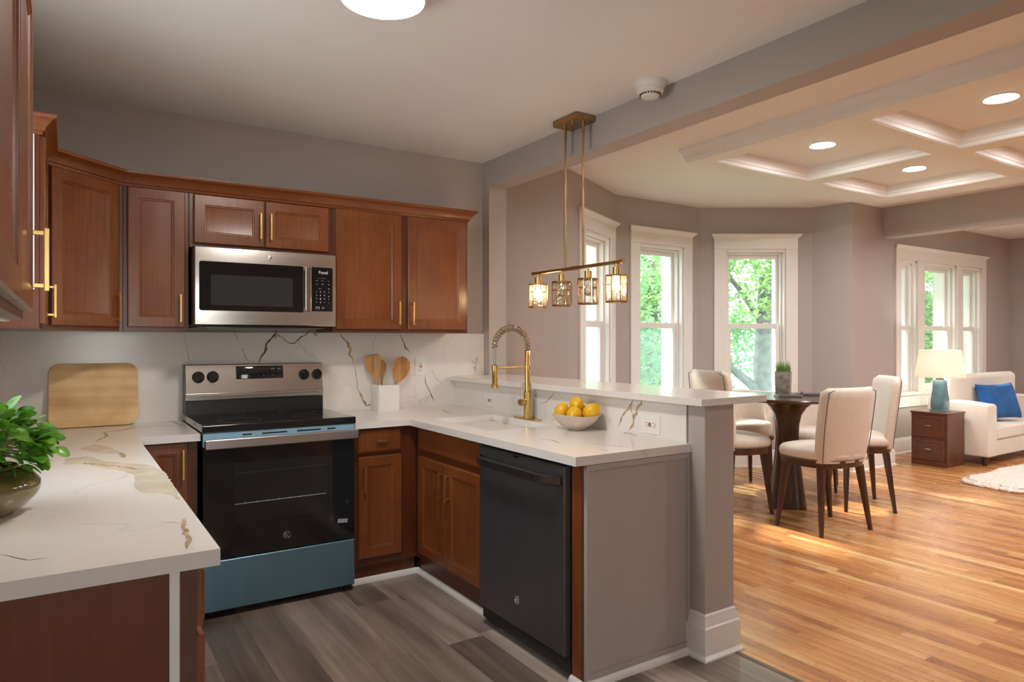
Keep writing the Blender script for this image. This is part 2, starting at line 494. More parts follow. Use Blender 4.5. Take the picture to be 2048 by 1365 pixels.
class MB:
    """Collects shapes; build() links them as ONE mesh object."""

    def __init__(self):
        self.v, self.f, self.mi = [], [], []
        self.m = Matrix.Identity(4)
        self.cur = 0

    def add(self, vs, fs):
        b = len(self.v)
        flip = self.m.to_3x3().determinant() < 0
        self.v += [self.m @ Vector(p) for p in vs]
        for f in fs:
            f = [b + i for i in f]
            self.f.append(f[::-1] if flip else f)
            self.mi.append(self.cur)
        return self

    def box(self, x0, x1, y0, y1, z0, z1):
        x0, x1 = min(x0, x1), max(x0, x1)
        y0, y1 = min(y0, y1), max(y0, y1)
        z0, z1 = min(z0, z1), max(z0, z1)
        return self.add([(x0, y0, z0), (x1, y0, z0), (x1, y1, z0), (x0, y1, z0), (x0, y0, z1), (x1, y0, z1), (x1, y1, z1), (x0, y1, z1)],
                        [(0, 3, 2, 1), (4, 5, 6, 7), (0, 1, 5, 4), (1, 2, 6, 5), (2, 3, 7, 6), (3, 0, 4, 7)])

    def loft(self, rings, cap0=True, cap1=True, closed=True):
        n = len(rings[0])
        vs = [p for r in rings for p in r]
        fs = []
        for i in range(len(rings) - 1):
            for j in range(n if closed else n - 1):
                k = (j + 1) % n
                fs.append((i * n + j, i * n + k, (i + 1) * n + k, (i + 1) * n + j))
        if cap0:
            fs.append(tuple(range(n - 1, -1, -1)))
        if cap1:
            fs.append(tuple((len(rings) - 1) * n + j for j in range(n)))
        return self.add(vs, fs)

    def lathe(self, prof, n=32, c=(0, 0, 0), cap0=True, cap1=True):
        rings = [[(c[0] + r * math.cos(2 * PI * j / n), c[1] + r * math.sin(2 * PI * j / n), c[2] + z) for j in range(n)] for r, z in prof]
        return self.loft(rings, cap0, cap1)

    def cyl(self, p0, p1, r0, r1=None, n=16):
        r1 = r0 if r1 is None else r1
        p0, p1 = Vector(p0), Vector(p1)
        d = (p1 - p0).normalized()
        a = d.orthogonal().normalized()
        b = d.cross(a)
        rings = []
        for p, r in ((p0, r0), (p1, r1)):
            rings.append([p + (a * math.cos(2 * PI * j / n) + b * math.sin(2 * PI * j / n)) * r for j in range(n)])
        return self.loft(rings)

    def tube(self, pts, rad, n=10, caps=True):
        pts = [Vector(p) for p in pts]
        rs = rad if isinstance(rad, (list, tuple)) else [rad] * len(pts)
        t0 = (pts[1] - pts[0]).normalized()
        a = t0.orthogonal().normalized()
        rings = []
        for i, p in enumerate(pts):
            t = (pts[min(i + 1, len(pts) - 1)] - pts[max(i - 1, 0)]).normalized()
            a = (a - t * a.dot(t)).normalized()
            b = t.cross(a)
            rings.append([p + (a * math.cos(2 * PI * j / n) + b * math.sin(2 * PI * j / n)) * rs[i] for j in range(n)])
        return self.loft(rings, caps, caps)

    def prism(self, poly, z0, z1):
        """Extrudes an x-y outline from z0 to z1."""
        a = sum(poly[i][0] * poly[(i + 1) % len(poly)][1] - poly[(i + 1) % len(poly)][0] * poly[i][1] for i in range(len(poly)))
        if a < 0:
            poly = poly[::-1]
        return self.loft([[(x, y, z0) for x, y in poly], [(x, y, z1) for x, y in poly]])

    def rects(self, w, h, loops):
        """Rectangle loops (inset, depth) of a w x h face in local x-y, closed at both ends: doors, plates, frames."""
        rings = [[(i, i, d), (w - i, i, d), (w - i, h - i, d), (i, h - i, d)] for i, d in loops]
        return self.loft(rings)

    def sweep(self, path, prof, closed=False):
        """Mitred sweep of a profile (out, z) along a 2-D path; 'out' is to the right of travel."""
        n = len(path)
        rings = []
        for i, p in enumerate(path):
            def nrm(a, b):
                d = Vector((b[0] - a[0], b[1] - a[1])).normalized()
                return Vector((d.y, -d.x))
            if closed:
                n0, n1 = nrm(path[i - 1], p), nrm(p, path[(i + 1) % n])
            else:
                n0 = nrm(path[i - 1], p) if i else nrm(p, path[1])
                n1 = nrm(p, path[i + 1]) if i < n - 1 else n0
            mt = (n0 + n1)
            mt = mt / max(0.2, mt.dot(n0)) if mt.length > 1e-6 else n0
            rings.append([(p[0] + mt.x * o, p[1] + mt.y * o, z) for o, z in prof])
        if closed:
            rings.append(rings[0])
        return self.loft(rings, not closed, not closed)

    def build(self, name, mats, parent=None, bev=0.0, seg=2, smooth=35, sub=0):
        me = bpy.data.meshes.new(name)
        org = Vector((0, 0, 0))
        q = parent
        if parent is not None and parent.get('_world'):
            while q is not None:
                org += q.location
                q = q.parent
        elif parent is None and self.v and getattr(self, 'pivot', None):
            org = Vector(self.pivot)
        me.from_pydata([v - org for v in self.v], [], self.f)
        mats = mats if isinstance(mats, (list, tuple)) else [mats]
        for mt in mats:
            me.materials.append(mt)
        for p, i in zip(me.polygons, self.mi):
            p.material_index = i
        bm = bmesh.new()
        bm.from_mesh(me)
        if not getattr(self, 'raw', False):
            bmesh.ops.recalc_face_normals(bm, faces=bm.faces)
        bm.to_mesh(me)
        bm.free()
        if smooth:
            me.shade_smooth()
            me.set_sharp_from_angle(angle=math.radians(smooth))
        o = bpy.data.objects.new(name, me)
        COL.objects.link(o)
        if parent is not None:
            o.parent = parent
            if parent.get('_world'):
                o['_world'] = 1
        elif getattr(self, 'pivot', None):
            o.location = self.pivot
        if bev:
            b = o.modifiers.new('edge', 'BEVEL')
            b.width = bev
            b.segments = seg
            b.limit_method = 'ANGLE'
            b.angle_limit = math.radians(40)
            b.harden_normals = True
        if sub:
            s = o.modifiers.new('round', 'SUBSURF')
            s.levels = s.render_levels = sub
        return o


def tag(o, label, cat, group=None, kind=None):
    o['label'] = label
    o['category'] = cat
    if group:
        o['group'] = group
    if kind:
        o['kind'] = kind
    return o


def thing(name, label, cat, loc=(0, 0, 0), rz=0.0, group=None, world=False):
    """An Empty at the thing's base; with world=True its parts are written in world coordinates."""
    o = bpy.data.objects.new(name, None)
    COL.objects.link(o)
    o.location = loc
    o.rotation_euler = (0, 0, rz)
    o.empty_display_size = 0.1
    if world:
        o['_world'] = 1
    return tag(o, label, cat, group)


def structure(o, label=None):
    o['kind'] = 'structure'
    if label:
        o['label'] = label
    return o


def copy_tree(o, parent=None):
    c = o.copy()
    COL.objects.link(c)
    if parent is not None:
        c.parent = parent
    for ch in list(o.children):
        copy_tree(ch, c)
    return c


def part_label(o, label):
    o['label'] = label
    return o


def text_mesh(txt, size):
    """Letter outlines as (verts, faces), centred."""
    cu = bpy.data.curves.new('lettering', 'FONT')
    cu.body = txt
    cu.size = size
    cu.align_x = 'CENTER'
    cu.align_y = 'CENTER'
    ob = bpy.data.objects.new('lettering', cu)
    COL.objects.link(ob)
    dg = bpy.context.evaluated_depsgraph_get()
    me = bpy.data.meshes.new_from_object(ob.evaluated_get(dg))
    vs = [tuple(v.co) for v in me.vertices]
    fs = [tuple(p.vertices) for p in me.polygons]
    bpy.data.objects.remove(ob)
    bpy.data.curves.remove(cu)
    bpy.data.meshes.remove(me)
    return vs, fs


def rrect(w, h, r, n=6, cx=0.0, cy=0.0):
    pts = []
    for sx_, sy_, a0 in ((1, 1, 0), (-1, 1, PI / 2), (-1, -1, PI), (1, -1, 1.5 * PI)):
        for i in range(n + 1):
            a = a0 + PI / 2 * i / n
            pts.append((cx + sx_ * (w / 2 - r) + r * math.cos(a), cy + sy_ * (h / 2 - r) + r * math.sin(a)))
    return pts


def superell(a, b, p, n=40):
    out = []
    for i in range(n):
        t = 2 * PI * i / n
        c, s = math.cos(t), math.sin(t)
        out.append((a * math.copysign(abs(c) ** (2 / p), c), b * math.copysign(abs(s) ** (2 / p), s)))
    return out


def ribbon(mb, pts, w, lift, place, cur, seed):
    """A thin jagged vein lying on a slab; place(a, b, lift) gives the 3-D point."""
    rnd = random.Random(seed)
    dense = []
    for i in range(len(pts) - 1):
        a, b = Vector(pts[i]), Vector(pts[i + 1])
        k = max(2, int((b - a).length / 0.018))
        for j in range(k):
            dense.append(a.lerp(b, j / k))
    dense.append(Vector(pts[-1]))
    L_, R_ = [], []
    for i, p in enumerate(dense):
        t = (dense[min(i + 1, len(dense) - 1)] - dense[max(i - 1, 0)]).normalized()
        nn = Vector((-t.y, t.x))
        taper = min(1.0, 0.25 + 4.0 * min(i, len(dense) - 1 - i) / len(dense))
        q = p + nn * rnd.uniform(-0.35, 0.35) * w
        L_.append(q + nn * w * 0.5 * taper * rnd.uniform(0.3, 1.2))
        R_.append(q - nn * w * 0.5 * taper * rnd.uniform(0.3, 1.2))
    mb.cur = cur
    vs = [place(p.x, p.y, lift) for p in L_] + [place(p.x, p.y, lift) for p in R_]
    n = len(L_)
    mb.add(vs, [(i, i + 1, n + i + 1, n + i) for i in range(n - 1)])
    mb.cur = 0


def patch(mb, pts, lift, place, cur, seed):
    rnd = random.Random(seed)
    out = []
    for i in range(len(pts)):
        a, b = Vector(pts[i]), Vector(pts[(i + 1) % len(pts)])
        k = max(1, int((b - a).length / 0.02))
        for j in range(k):
            p = a.lerp(b, j / k)
            out.append((p.x + rnd.uniform(-.004, .004), p.y + rnd.uniform(-.004, .004)))
    mb.cur = cur
    mb.add([place(x, y, lift) for x, y in out], [tuple(range(len(out)))])
    mb.cur = 0


def veins(mb, table, place):
    ids = {'dark': 1, 'gold': 2, 'grey': 3, 'patch': 4}
    for i, (kind, w, pts) in enumerate(table):
        if kind == 'patch':
            patch(mb, pts, 0.0003, place, 4, i)
        else:
            ribbon(mb, pts, w, 0.0005 + 0.00006 * i, place, ids[kind], i)


STONE = [M['quartz'], M['vein_dark'], M['vein_gold'], M['vein_grey'], M['vein_patch']]
BACK_VEINS = [
  ('dark',0.013,[(0.969,1.227),(0.982,1.259),(1.004,1.295),(1.017,1.340),(1.046,1.381),(1.075,1.409),(1.071,1.445)]),
  ('gold',0.012,[(1.062,1.372),(1.075,1.404),(1.107,1.386),(1.143,1.349),(1.179,1.346)]),
  ('dark',0.009,[(1.143,1.349),(1.184,1.349),(1.207,1.372),(1.254,1.405),(1.282,1.438)]),
  ('gold',0.014,[(1.282,1.438),(1.320,1.396),(1.325,1.424)]),
  ('grey',0.006,[(0.917,1.228),(0.887,1.287),(0.877,1.309),(0.896,1.323)]),
  ('grey',0.004,[(0.824,1.443),(0.845,1.390),(0.858,1.354)]),
  ('grey',0.003,[(0.562,1.406),(0.577,1.329),(0.593,1.239)]),
  ('gold',0.022,[(1.476,1.406),(1.511,1.362),(1.541,1.314),(1.536,1.275),(1.561,1.221)]),
  ('grey',0.007,[(1.561,1.221),(1.581,1.118),(1.591,1.049),(1.627,0.949)]),
  ('gold',0.02,[(1.597,1.039),(1.622,0.979),(1.648,0.943),(1.679,0.941)]),
  ('grey',0.003,[(1.711,1.407),(1.695,1.352),(1.684,1.273)]),
  ('dark',0.008,[(1.882,1.408),(1.910,1.352),(1.926,1.316),(1.960,1.280)]),
  ('dark',0.006,[(2.067,1.128),(2.073,1.071),(2.107,1.007),(2.142,0.938)]),
  ('grey',0.004,[(2.107,0.997),(2.079,0.957),(2.073,0.936)]),
  ('grey',0.003,[(2.107,1.174),(2.154,1.100),(2.213,1.056)]),
  ('gold',0.008,[(2.462,1.134),(2.468,1.188),(2.481,1.253)]),
  ('gold',0.006,[(2.431,1.226),(2.471,1.198),(2.500,1.220)]),
  ('gold',0.005,[(2.443,1.167),(2.471,1.177)]),
]
BAR_VEINS = [
  ('grey',0.006,[(3.229,0.997),(3.157,1.019),(3.108,1.060),(3.067,1.089)]),
  ('gold',0.012,[(2.451,1.087),(2.475,1.046),(2.517,1.007),(2.548,0.960),(2.565,0.937)]),
  ('gold',0.022,[(2.389,1.086),(2.424,1.036),(2.449,0.977),(2.480,0.928)]),
  ('grey',0.006,[(2.451,1.087),(2.470,1.032),(2.449,1.006)]),
]
LEFT_VEINS = [
  ('patch',0,[(0.049,3.370),(0.072,3.427),(0.110,3.485),(0.161,3.353),(0.191,3.165),(0.143,3.174),(0.095,3.257)]),
  ('patch',0,[(-0.001,3.130),(0.075,3.149),(0.127,2.983),(0.188,2.912),(0.260,2.804),(0.289,2.617),(0.281,2.295),(0.274,2.126),(0.263,2.207),(0.238,2.282),(0.194,2.303),(0.179,2.403),(0.197,2.599),(0.175,2.717),(0.127,2.804),(0.055,2.968),(-0.003,2.975)]),
  ('gold',0.02,[(0.055,2.986),(0.108,2.903),(0.159,2.840),(0.193,2.761),(0.237,2.716)]),
  ('gold',0.02,[(0.187,3.181),(0.196,3.035)]),
  ('grey',0.016,[(0.113,3.553),(0.141,3.672),(0.170,3.751),(0.161,3.913),(0.233,3.955),(0.306,4.048),(0.399,4.049),(0.527,3.966)]),
  ('grey',0.012,[(0.481,4.361),(0.499,4.180),(0.532,3.962)]),
  ('gold',0.014,[(0.258,1.926),(0.239,1.831),(0.240,1.749),(0.238,1.703),(0.219,1.638)]),
  ('gold',0.005,[(0.194,1.910),(0.226,1.895),(0.247,1.861)]),
  ('grey',0.004,[(-0.116,1.814),(-0.087,1.766),(-0.063,1.730),(-0.032,1.730)]),
]
RIGHT_VEINS = [
  ('grey',0.014,[(2.048,3.966),(2.012,3.828),(1.991,3.720)]),
  ('grey',0.006,[(2.081,3.999),(2.093,3.881)]),
  ('grey',0.01,[(1.819,2.556),(1.850,2.508),(1.820,2.397)]),
  ('grey',0.006,[(1.909,2.390),(1.946,2.315),(1.969,2.226),(2.005,2.155)]),
  ('grey',0.008,[(1.870,2.196),(1.854,2.126)]),
  ('grey',0.012,[(2.302,2.537),(2.290,2.451),(2.266,2.395)]),
  ('grey',0.01,[(1.862,3.453),(1.957,3.481),(2.055,3.510)]),
]

# ------------------------------------------------------------------ the shell of the house
KC, DC, LC, SOF = 2.651, 2.79, 2.82, 2.465        # ceilings: kitchen, dining, living; underside of the beams
YB, YN, XW, XE = 4.28, -2.0, -0.37, 11.4


def slab(name, mat, *boxes, **kw):
    mb = MB()
    for b in boxes:
        mb.box(*b)
    return structure(mb.build(name, mat, **kw))


slab('floor_kitchen', M['grey_planks'], (XW - 0.2, 2.462, YN - 0.2, 4.6, -0.12, 0.0))
slab('floor_dining', M['oak_strips'], (2.462, XE + 0.2, YN - 0.2, 5.6, -0.12, 0.0))
mb = MB()
mb.add([(2.448, YN, 0), (2.455, YN, 0.004), (2.472, YN, 0.004), (2.480, YN, 0.0), (2.448, 2.0, 0), (2.455, 2.0, 0.004), (2.472, 2.0, 0.004), (2.480, 2.0, 0.0)],
       [(0, 1, 5, 4), (1, 2, 6, 5), (2, 3, 7, 6)])
structure(mb.build('trim_1', M['threshold']), 'thin dark threshold strip between grey planks and oak floor')

slab('ceiling_kitchen', M['ceiling'], (XW - 0.2, 2.60, YN - 0.2, 4.6, KC, KC + 0.3))
slab('ceiling_dining', M['ceiling'], (2.60, 7.48, YN - 0.2, 5.6, DC, DC + 0.16))
slab('ceiling_living', M['ceiling'], (7.48, XE + 0.2, YN - 0.2, 5.6, LC, LC + 0.13))
slab('ceiling_beam', M['wall'], (2.537, 2.68, YN, 4.187, SOF, 2.95))
slab('ceiling_beam_living', M['wall'], (7.38, 7.58, YN, 4.0, SOF + 0.005, 2.95))

# kitchen back wall, the stub that carries the beam, dining back wall
slab('wall_kitchen_back', M['wall'], (XW - 0.2, 2.537, YB, 4.65, 0, KC + 0.02))
slab('wall_stub', M['wall'], (2.537, 2.68, 4.187, 4.65, 0, 2.92))
slab('wall_dining_back', M['wall'], (2.68, 3.5, 4.50, 4.75, 0, 2.92))
# left wall with a window above the worktop, the wall behind the camera and the far right wall
slab('wall_left', M['wall'], (XW - 0.2, XW, YN, 2.02, 0, KC + 0.02), (XW - 0.2, XW, 3.02, YB, 0, KC + 0.02),
     (XW - 0.2, XW, 2.02, 3.02, 0, 1.08), (XW - 0.2, XW, 2.02, 3.02, 2.22, KC + 0.02))
ADDED_WIN = (0.0, 0.85, 0.45, 2.20)  # window opening added behind the camera, sized for the daylight it lets in
a, b, c, d = ADDED_WIN
slab('wall_near', M['wall'], (XW - 0.2, a, YN - 0.2, YN, 0, 2.95), (b, XE + 0.2, YN - 0.2, YN, 0, 2.95), (a, b, YN - 0.2, YN, 0, c), (a, b, YN - 0.2, YN, d, 2.95))
slab('wall_right', M['wall'], (XE, XE + 0.2, YN, 4.6, 0, 2.95))

BAY = [(3.5, 4.50), (4.50, 5.05), (5.72, 5.07), (6.72, 4.40), (6.80, 4.0)]
SILL, HEAD = 0.72, 2.343


def wall_run(name, p0, p1, holes, thick=0.24, top=2.92, e0=0.0, e1=0.0):
    """A straight wall from p0 to p1, its room face on that line, body to the left of travel; holes = (s0, s1, z0, z1)."""
    a, b = Vector((*p0, 0)), Vector((*p1, 0))
    t = (b - a).normalized()
    n = Vector((-t.y, t.x, 0))
    Lh = (b - a).length
    mb = MB()
    mb.m = basis(a, t, n, (0, 0, 1))
    s = -e0
    for s0, s1, z0, z1 in holes:
        mb.box(s, s0, 0, thick, 0, top)
        mb.box(s0, s1, 0, thick, 0, z0)
        mb.box(s0, s1, 0, thick, z1, top)
        s = s1
    mb.box(s, Lh + e1, 0, thick, 0, top)
    o = structure(mb.build(name, M['wall'], smooth=0))
    return mb.m


def double_hung(name, fm, s0, s1, z0, z1, label, rail=1.52, casing=True, thick=0.24, ends=None, clear_low=False):
    """Sash window set in the hole s0..s1 of a wall frame fm (local y points outdoors): jambs, two sashes, panes and casing."""
    root = bpy.data.objects.new(name, None)
    COL.objects.link(root)
    root.empty_display_size = 0.1
    c = fm @ Vector(((s0 + s1) / 2, 0, z0))
    root.location = c
    structure(root, label)
    root['_world'] = 1
    # stepped jamb liner
    j = MB(); j.m = fm
    for d0, d1, w in ((0.0, 0.05, 0.020), (0.05, 0.10, 0.040), (0.10, thick + 0.02, 0.052)):
        j.box(s0, s0 + w, d0, d1, z0, z1)
        j.box(s1 - w, s1, d0, d1, z0, z1)
        j.box(s0, s1, d0, d1, z1 - w - 0.01, z1)
        j.box(s0, s1, d0, d1, z0, z0 + 0.012)
    j.build('jamb', M['trim'], root, bev=0.002)
    a, b = s0 + 0.04, s1 - 0.04
    zt = z1 - 0.05
    for nm, zz0, zz1, y0, st, top_r, bot_r, pm in (('upper_sash', rail - 0.02, zt, 0.105, 0.030, 0.042, 0.034, M['pane']),
                                                  ('lower_sash', z0 + 0.012, rail + 0.025, 0.065, 0.040, 0.055, 0.075, M['pane'] if clear_low else M['pane_low'])):
        f = MB(); f.m = fm
        f.box(a, a + st, y0, y0 + 0.035, zz0, zz1)
        f.box(b - st, b, y0, y0 + 0.035, zz0, zz1)
        f.box(a + st, b - st, y0, y0 + 0.035, zz1 - top_r, zz1)
        f.box(a + st, b - st, y0, y0 + 0.035, zz0, zz0 + bot_r)
        so = f.build(nm, M['trim'], root, bev=0.003)
        g = MB(); g.m = fm
        g.box(a + st - 0.006, b - st + 0.006, y0 + 0.014, y0 + 0.018, zz0 + bot_r - 0.006, zz1 - top_r + 0.006)
        g.build('pane', pm, so, smooth=0)
        if nm == 'lower_sash':
            k = MB(); k.m = fm
            for q in (0.25, 0.75):
                x = a + (b - a) * q
                k.box(x - 0.022, x + 0.022, y0 + 0.004, y0 + 0.03, zz1, zz1 + 0.010)
            k.build('sash_lock', M['trim'], so, bev=0.002)
    st_ = MB(); st_.m = fm
    el, er = ends or (0.13, 0.13)
    st_.box(s0 - el, s1 + er, -0.045, 0.065, z0 - 0.028, z0 + 0.006)
    st_.build('stool', M['trim'], root, bev=0.004)
    ap = MB(); ap.m = fm
    el, er = ends or (0.11, 0.11)
    ap.box(s0 - el, s1 + er, -0.018, 0, z0 - 0.17, z0 - 0.028)
    ap.build('apron', M['trim'], root, bev=0.003)
    if casing:
        k = MB(); k.m = fm
        for x0, x1 in ((s0 - 0.125, s0), (s1, s1 + 0.125)):
            k.box(x0, x1, -0.02, 0, z0 - 0.02, z1)
        k.box(s0 - 0.125, s1 + 0.125, -0.022, 0, z1, z1 + 0.115)
        k.build('casing', M['trim'], root, bev=0.003)
        h = MB(); h.m = fm
        prof = [(0, 0), (0.022, 0.0), (0.026, 0.012), (0.050, 0.034), (0.055, 0.040), (0.055, 0.052), (0, 0.052)]
        rings = []
        for x, sg in ((s0 - 0.125, -1), (s1 + 0.125, 1)):
            rings.append([(x + sg * max(0, p - 0.02), -p, z1 + 0.108 + z) for p, z in prof])
        h.loft(rings)
        h.build('head_cap', M['trim'], root)
    return root


def bay_window(idx, i, ctr, label, e0=0.0, e1=0.0):
    w = 0.322
    fm = wall_run(('wall_bay_left', 'wall_bay_middle', 'wall_bay_right')[i], BAY[i], BAY[i + 1], [(ctr - w, ctr + w, SILL, HEAD)], e0=e0, e1=e1)
    double_hung('window_%d' % idx, fm, ctr - w, ctr + w, SILL, HEAD, label)
    t = fm.to_3x3() @ Vector((0, -1, 0))
    c = fm @ Vector((ctr, 0.2, (SILL + HEAD) / 2))
    portal(c, t, 2 * w, HEAD - SILL)


bay_window(1, 0, 0.655, 'white sash window in the left slant of the bay behind the pendant', e1=0.1)
bay_window(2, 1, 0.640, 'white sash window in the middle face of the bay', e0=0.0)
bay_window(3, 2, 0.598, 'white sash window in the right slant of the bay beside the planter', e0=0.1)
wall_run('wall_bay_return', BAY[3], BAY[4], [], e0=0.2)
wall_run('wall_dining_front', (6.80, 4.0), (7.58, 4.0), [], thick=0.6)

# living-room front wall with its group of three sashes
trip = [(8.41 - 7.58, 8.80 - 7.58), (8.96 - 7.58, 9.80 - 7.58), (9.96 - 7.58, 10.50 - 7.58)]
LS = 0.725
fm = wall_run('wall_living_front', (7.58, 4.35), (11.4, 4.35), [(a, b, LS, HEAD) for a, b in trip])
for k, (a, b) in enumerate(trip):
    double_hung('window_%d' % (4 + k), fm, a, b, LS, HEAD, ('left', 'middle', 'right')[k] + ' sash of the triple window behind the table lamp', casing=False, clear_low=True,
                ends=((0.115, 0.0795), (0.0795, 0.0795), (0.0795, 0.125))[k])
mbx = MB(); mbx.m = fm
x0, x1 = trip[0][0] - 0.115, trip[2][1] + 0.125
for a, b in ((x0, trip[0][0]), (trip[0][1], trip[1][0]), (trip[1][1], trip[2][0]), (trip[2][1], x1)):
    mbx.box(a, b, -0.02, 0, LS - 0.02, HEAD)
mbx.box(x0, x1, -0.022, 0, HEAD, HEAD + 0.125)
rings = []
for x, sg in ((x0, -1), (x1, 1)):
    rings.append([(x + sg * max(0, p - 0.02), -p, HEAD + 0.12 + z) for p, z in [(0, 0), (0.022, 0), (0.026, 0.012), (0.05, 0.03), (0.055, 0.045), (0, 0.045)]])
mbx.loft(rings)
structure(mbx.build('trim_2', M['trim'], bev=0.002), 'white casing around the triple window')
portal((9.5, 4.55, 1.5), (0, -1, 0), 2.2, 1.6)
portal((XW - 0.15, 2.52, 1.65), (1, 0, 0), 1.0, 1.14)

fmL = basis((XW, 2.02, 0), (0, 1, 0), (-1, 0, 0), (0, 0, 1))
double_hung('window_7', fmL, 0.0, 1.0, 1.08, 2.22, 'white sash window in the left kitchen wall over the worktop', rail=1.65, thick=0.2, clear_low=True)

fmN = basis((ADDED_WIN[1], YN, 0), (-1, 0, 0), (0, -1, 0), (0, 0, 1))
double_hung('window_8', fmN, 0.0, ADDED_WIN[1] - ADDED_WIN[0], ADDED_WIN[2], ADDED_WIN[3], 'white sash window added behind the viewer, unseen, to let in daylight', rail=1.35, thick=0.2, clear_low=True)
portal(((ADDED_WIN[0] + ADDED_WIN[1]) / 2, YN - 0.15, 1.32), (0, 1, 0), 0.85, 1.75)

# baseboards
BB = [(0, 0), (0.030, 0.0), (0.030, 0.012), (0.018, 0.022), (0.018, 0.145), (0.014, 0.160), (0.010, 0.172), (0.004, 0.190), (0, 0.190)]


def baseboard(name, path):
    structure(MB().sweep(path, BB).build(name, M['trim'], smooth=30))


baseboard('baseboard_dining', [(2.68, 4.50)] + BAY + [(7.58, 4.0), (7.58, 4.35), (XE, 4.35), (XE, YN)])

# half wall that carries the raised bar, with its end post and post base
slab('wall_half', M['wall'], (2.315, 2.475, 2.10, 4.19, 0, 1.085))
slab('wall_half_post', M['wall'], (2.295, 2.482, 2.005, 2.10, 0, 1.085), bev=0.003)
pb = MB()
path = [(2.482, 2.11), (2.482, 2.005), (2.295, 2.005), (2.295, 2.10)]
pb.sweep(path[::-1], [(0, 0.0), (0.032, 0.0), (0.032, 0.008), (0.020, 0.022), (0.020, 0.135), (0.014, 0.142), (0.014, 0.150), (0.006, 0.172), (0.006, 0.184), (0, 0.192)])
structure(pb.build('baseboard_post', M['trim']), 'stepped white base around the bar post')
baseboard('baseboard_half', [(2.475, 4.187), (2.475, 2.12)][::-1])

# coffered frame under the dining ceiling
def coffers():
    z0, z1 = 2.686, DC
    xs = [(3.875, 4.03), (5.16, 5.33), (6.375, 6.53)]
    ys = [(3.43, 3.55), (2.27, 2.44), (1.12, 1.29), (-0.03, 0.14)]
    mb = MB()
    for a, b in xs:
        mb.box(a, b, ys[-1][0], ys[0][1], z0, z1)
    for a, b in ys:
        for (p, q), (r, s) in zip(xs[:-1], xs[1:]):
            mb.box(q, r, a, b, z0, z1)
    structure(mb.build('trim_3', M['ceiling'], smooth=0), 'white coffered ceiling grid')
    mld = MB()
    prof = [(0, z0 + 0.004), (0.010, z0 + 0.004), (0.014, z0 + 0.026), (0.020, z0 + 0.030), (0.024, z0 + 0.050), (0.046, z0 + 0.088), (0.050, z1), (0, z1)]
    o = [(xs[0][0], ys[-1][0]), (xs[0][0], ys[0][1]), (xs[-1][1], ys[0][1]), (xs[-1][1], ys[-1][0])]
    for p in (o,):
        mld.sweep(p[::-1], [(d, z) for d, z in prof], closed=True)
    for (p, q), (r, s) in zip(xs[:-1], xs[1:]):
        for (ya, yb), (yc, yd) in zip(ys[:-1], ys[1:]):
            cell = [(q, yd), (r, yd), (r, ya), (q, ya)]
            mld.sweep(cell[::-1], prof, closed=True)
    structure(mld.build('trim_4', M['ceiling'], smooth=0), 'crown moulding of the coffered ceiling')
    return xs, ys


coffers()

# ------------------------------------------------------------------ lamps
def recessed(x, y, label):
    t = thing('recessed_light', label, 'ceiling light', (x, y, DC), group='recessed ceiling lights')
    r = MB()
    r.lathe([(0.082, -0.001), (0.100, -0.001), (0.102, -0.006), (0.088, -0.012), (0.080, -0.008), (0.080, -0.001)], 40, cap0=False, cap1=False)
    r.build('trim_ring', M['trim'], t)
    d = MB()
    d.lathe([(0.081, -0.002), (0.081, -0.007)], 40)
    d.build('diffuser', M['lamp_coffer'], t)
    return t


recessed(4.60, 2.93, 'recessed light in the coffer nearest the beam and bay, left of the three lit discs')
recessed(5.87, 2.92, 'recessed light in the far coffer close to the living room beam, lowest in view')
recessed(4.58, 1.79, 'recessed light in the near coffer at the upper right edge of the view')
recessed(5.85, 1.79, 'added recessed light in the far coffer by the living room beam, unseen past right edge')  # out-of-view repeat of the coffer lights, added for its light
for x, y, w_ in ((4.58, 0.62, 'left'), (5.85, 0.62, 'right')):  # unseen extra row, added to brighten the dining side
    recessed(x, y, 'added recessed light in the ' + w_ + ' coffer of the row nearest the viewer, unseen overhead')


def flush(x, y, label):
    t = thing('flush_mount_light', label, 'ceiling light', (x, y, KC))
    r = MB()
    r.lathe([(0.150, 0), (0.158, -0.006), (0.158, -0.044), (0.150, -0.050), (0.146, -0.044)], 56, cap1=False)
    r.build('rim', M['trim'], t)
    d = MB()
    d.lathe([(0.147, -0.040), (0.147, -0.047), (0.10, -0.051), (0.0001, -0.053)], 56, cap1=False)
    d.build('diffuser', M['lamp_kitchen'], t)


flush(0.965, 2.335, 'round white flush mount light glowing on the kitchen ceiling')

for x, y in ((8.6, 2.2), (10.2, 2.2), (8.6, 0.6), (10.2, 0.6)):  # fittings added out of view to light the living room
    o = recessed(x, y, 'added recessed light in the living room ceiling, out of view beyond the second beam')
    o.location.z = LC

# smoke detector
t = thing('smoke_detector', 'round white smoke detector on the kitchen ceiling beside the beam', 'smoke detector', (2.435, 2.475, KC))
MB().lathe([(0.078, 0), (0.078, -0.012), (0.072, -0.034), (0.068, -0.038)], 40).build('base', M['plate'], t)
MB().lathe([(0.066, -0.038), (0.068, -0.050), (0.060, -0.060), (0.048, -0.062)], 40).build('housing', M['plate'], t)
v = MB()
for k in range(20):
    a = 2 * PI * k / 20
    v.m = Matrix.Rotation(a, 4, 'Z')
    v.box(0.040, 0.052, -0.003, 0.003, -0.068, -0.060)
v.build('vent_ring', M['socket_dark'], t)
MB().lathe([(0.044, -0.060), (0.047, -0.068), (0.042, -0.078), (0.02, -0.082), (0.0001, -0.083)], 40, cap1=False).build('sensor_cap', M['plate'], t)

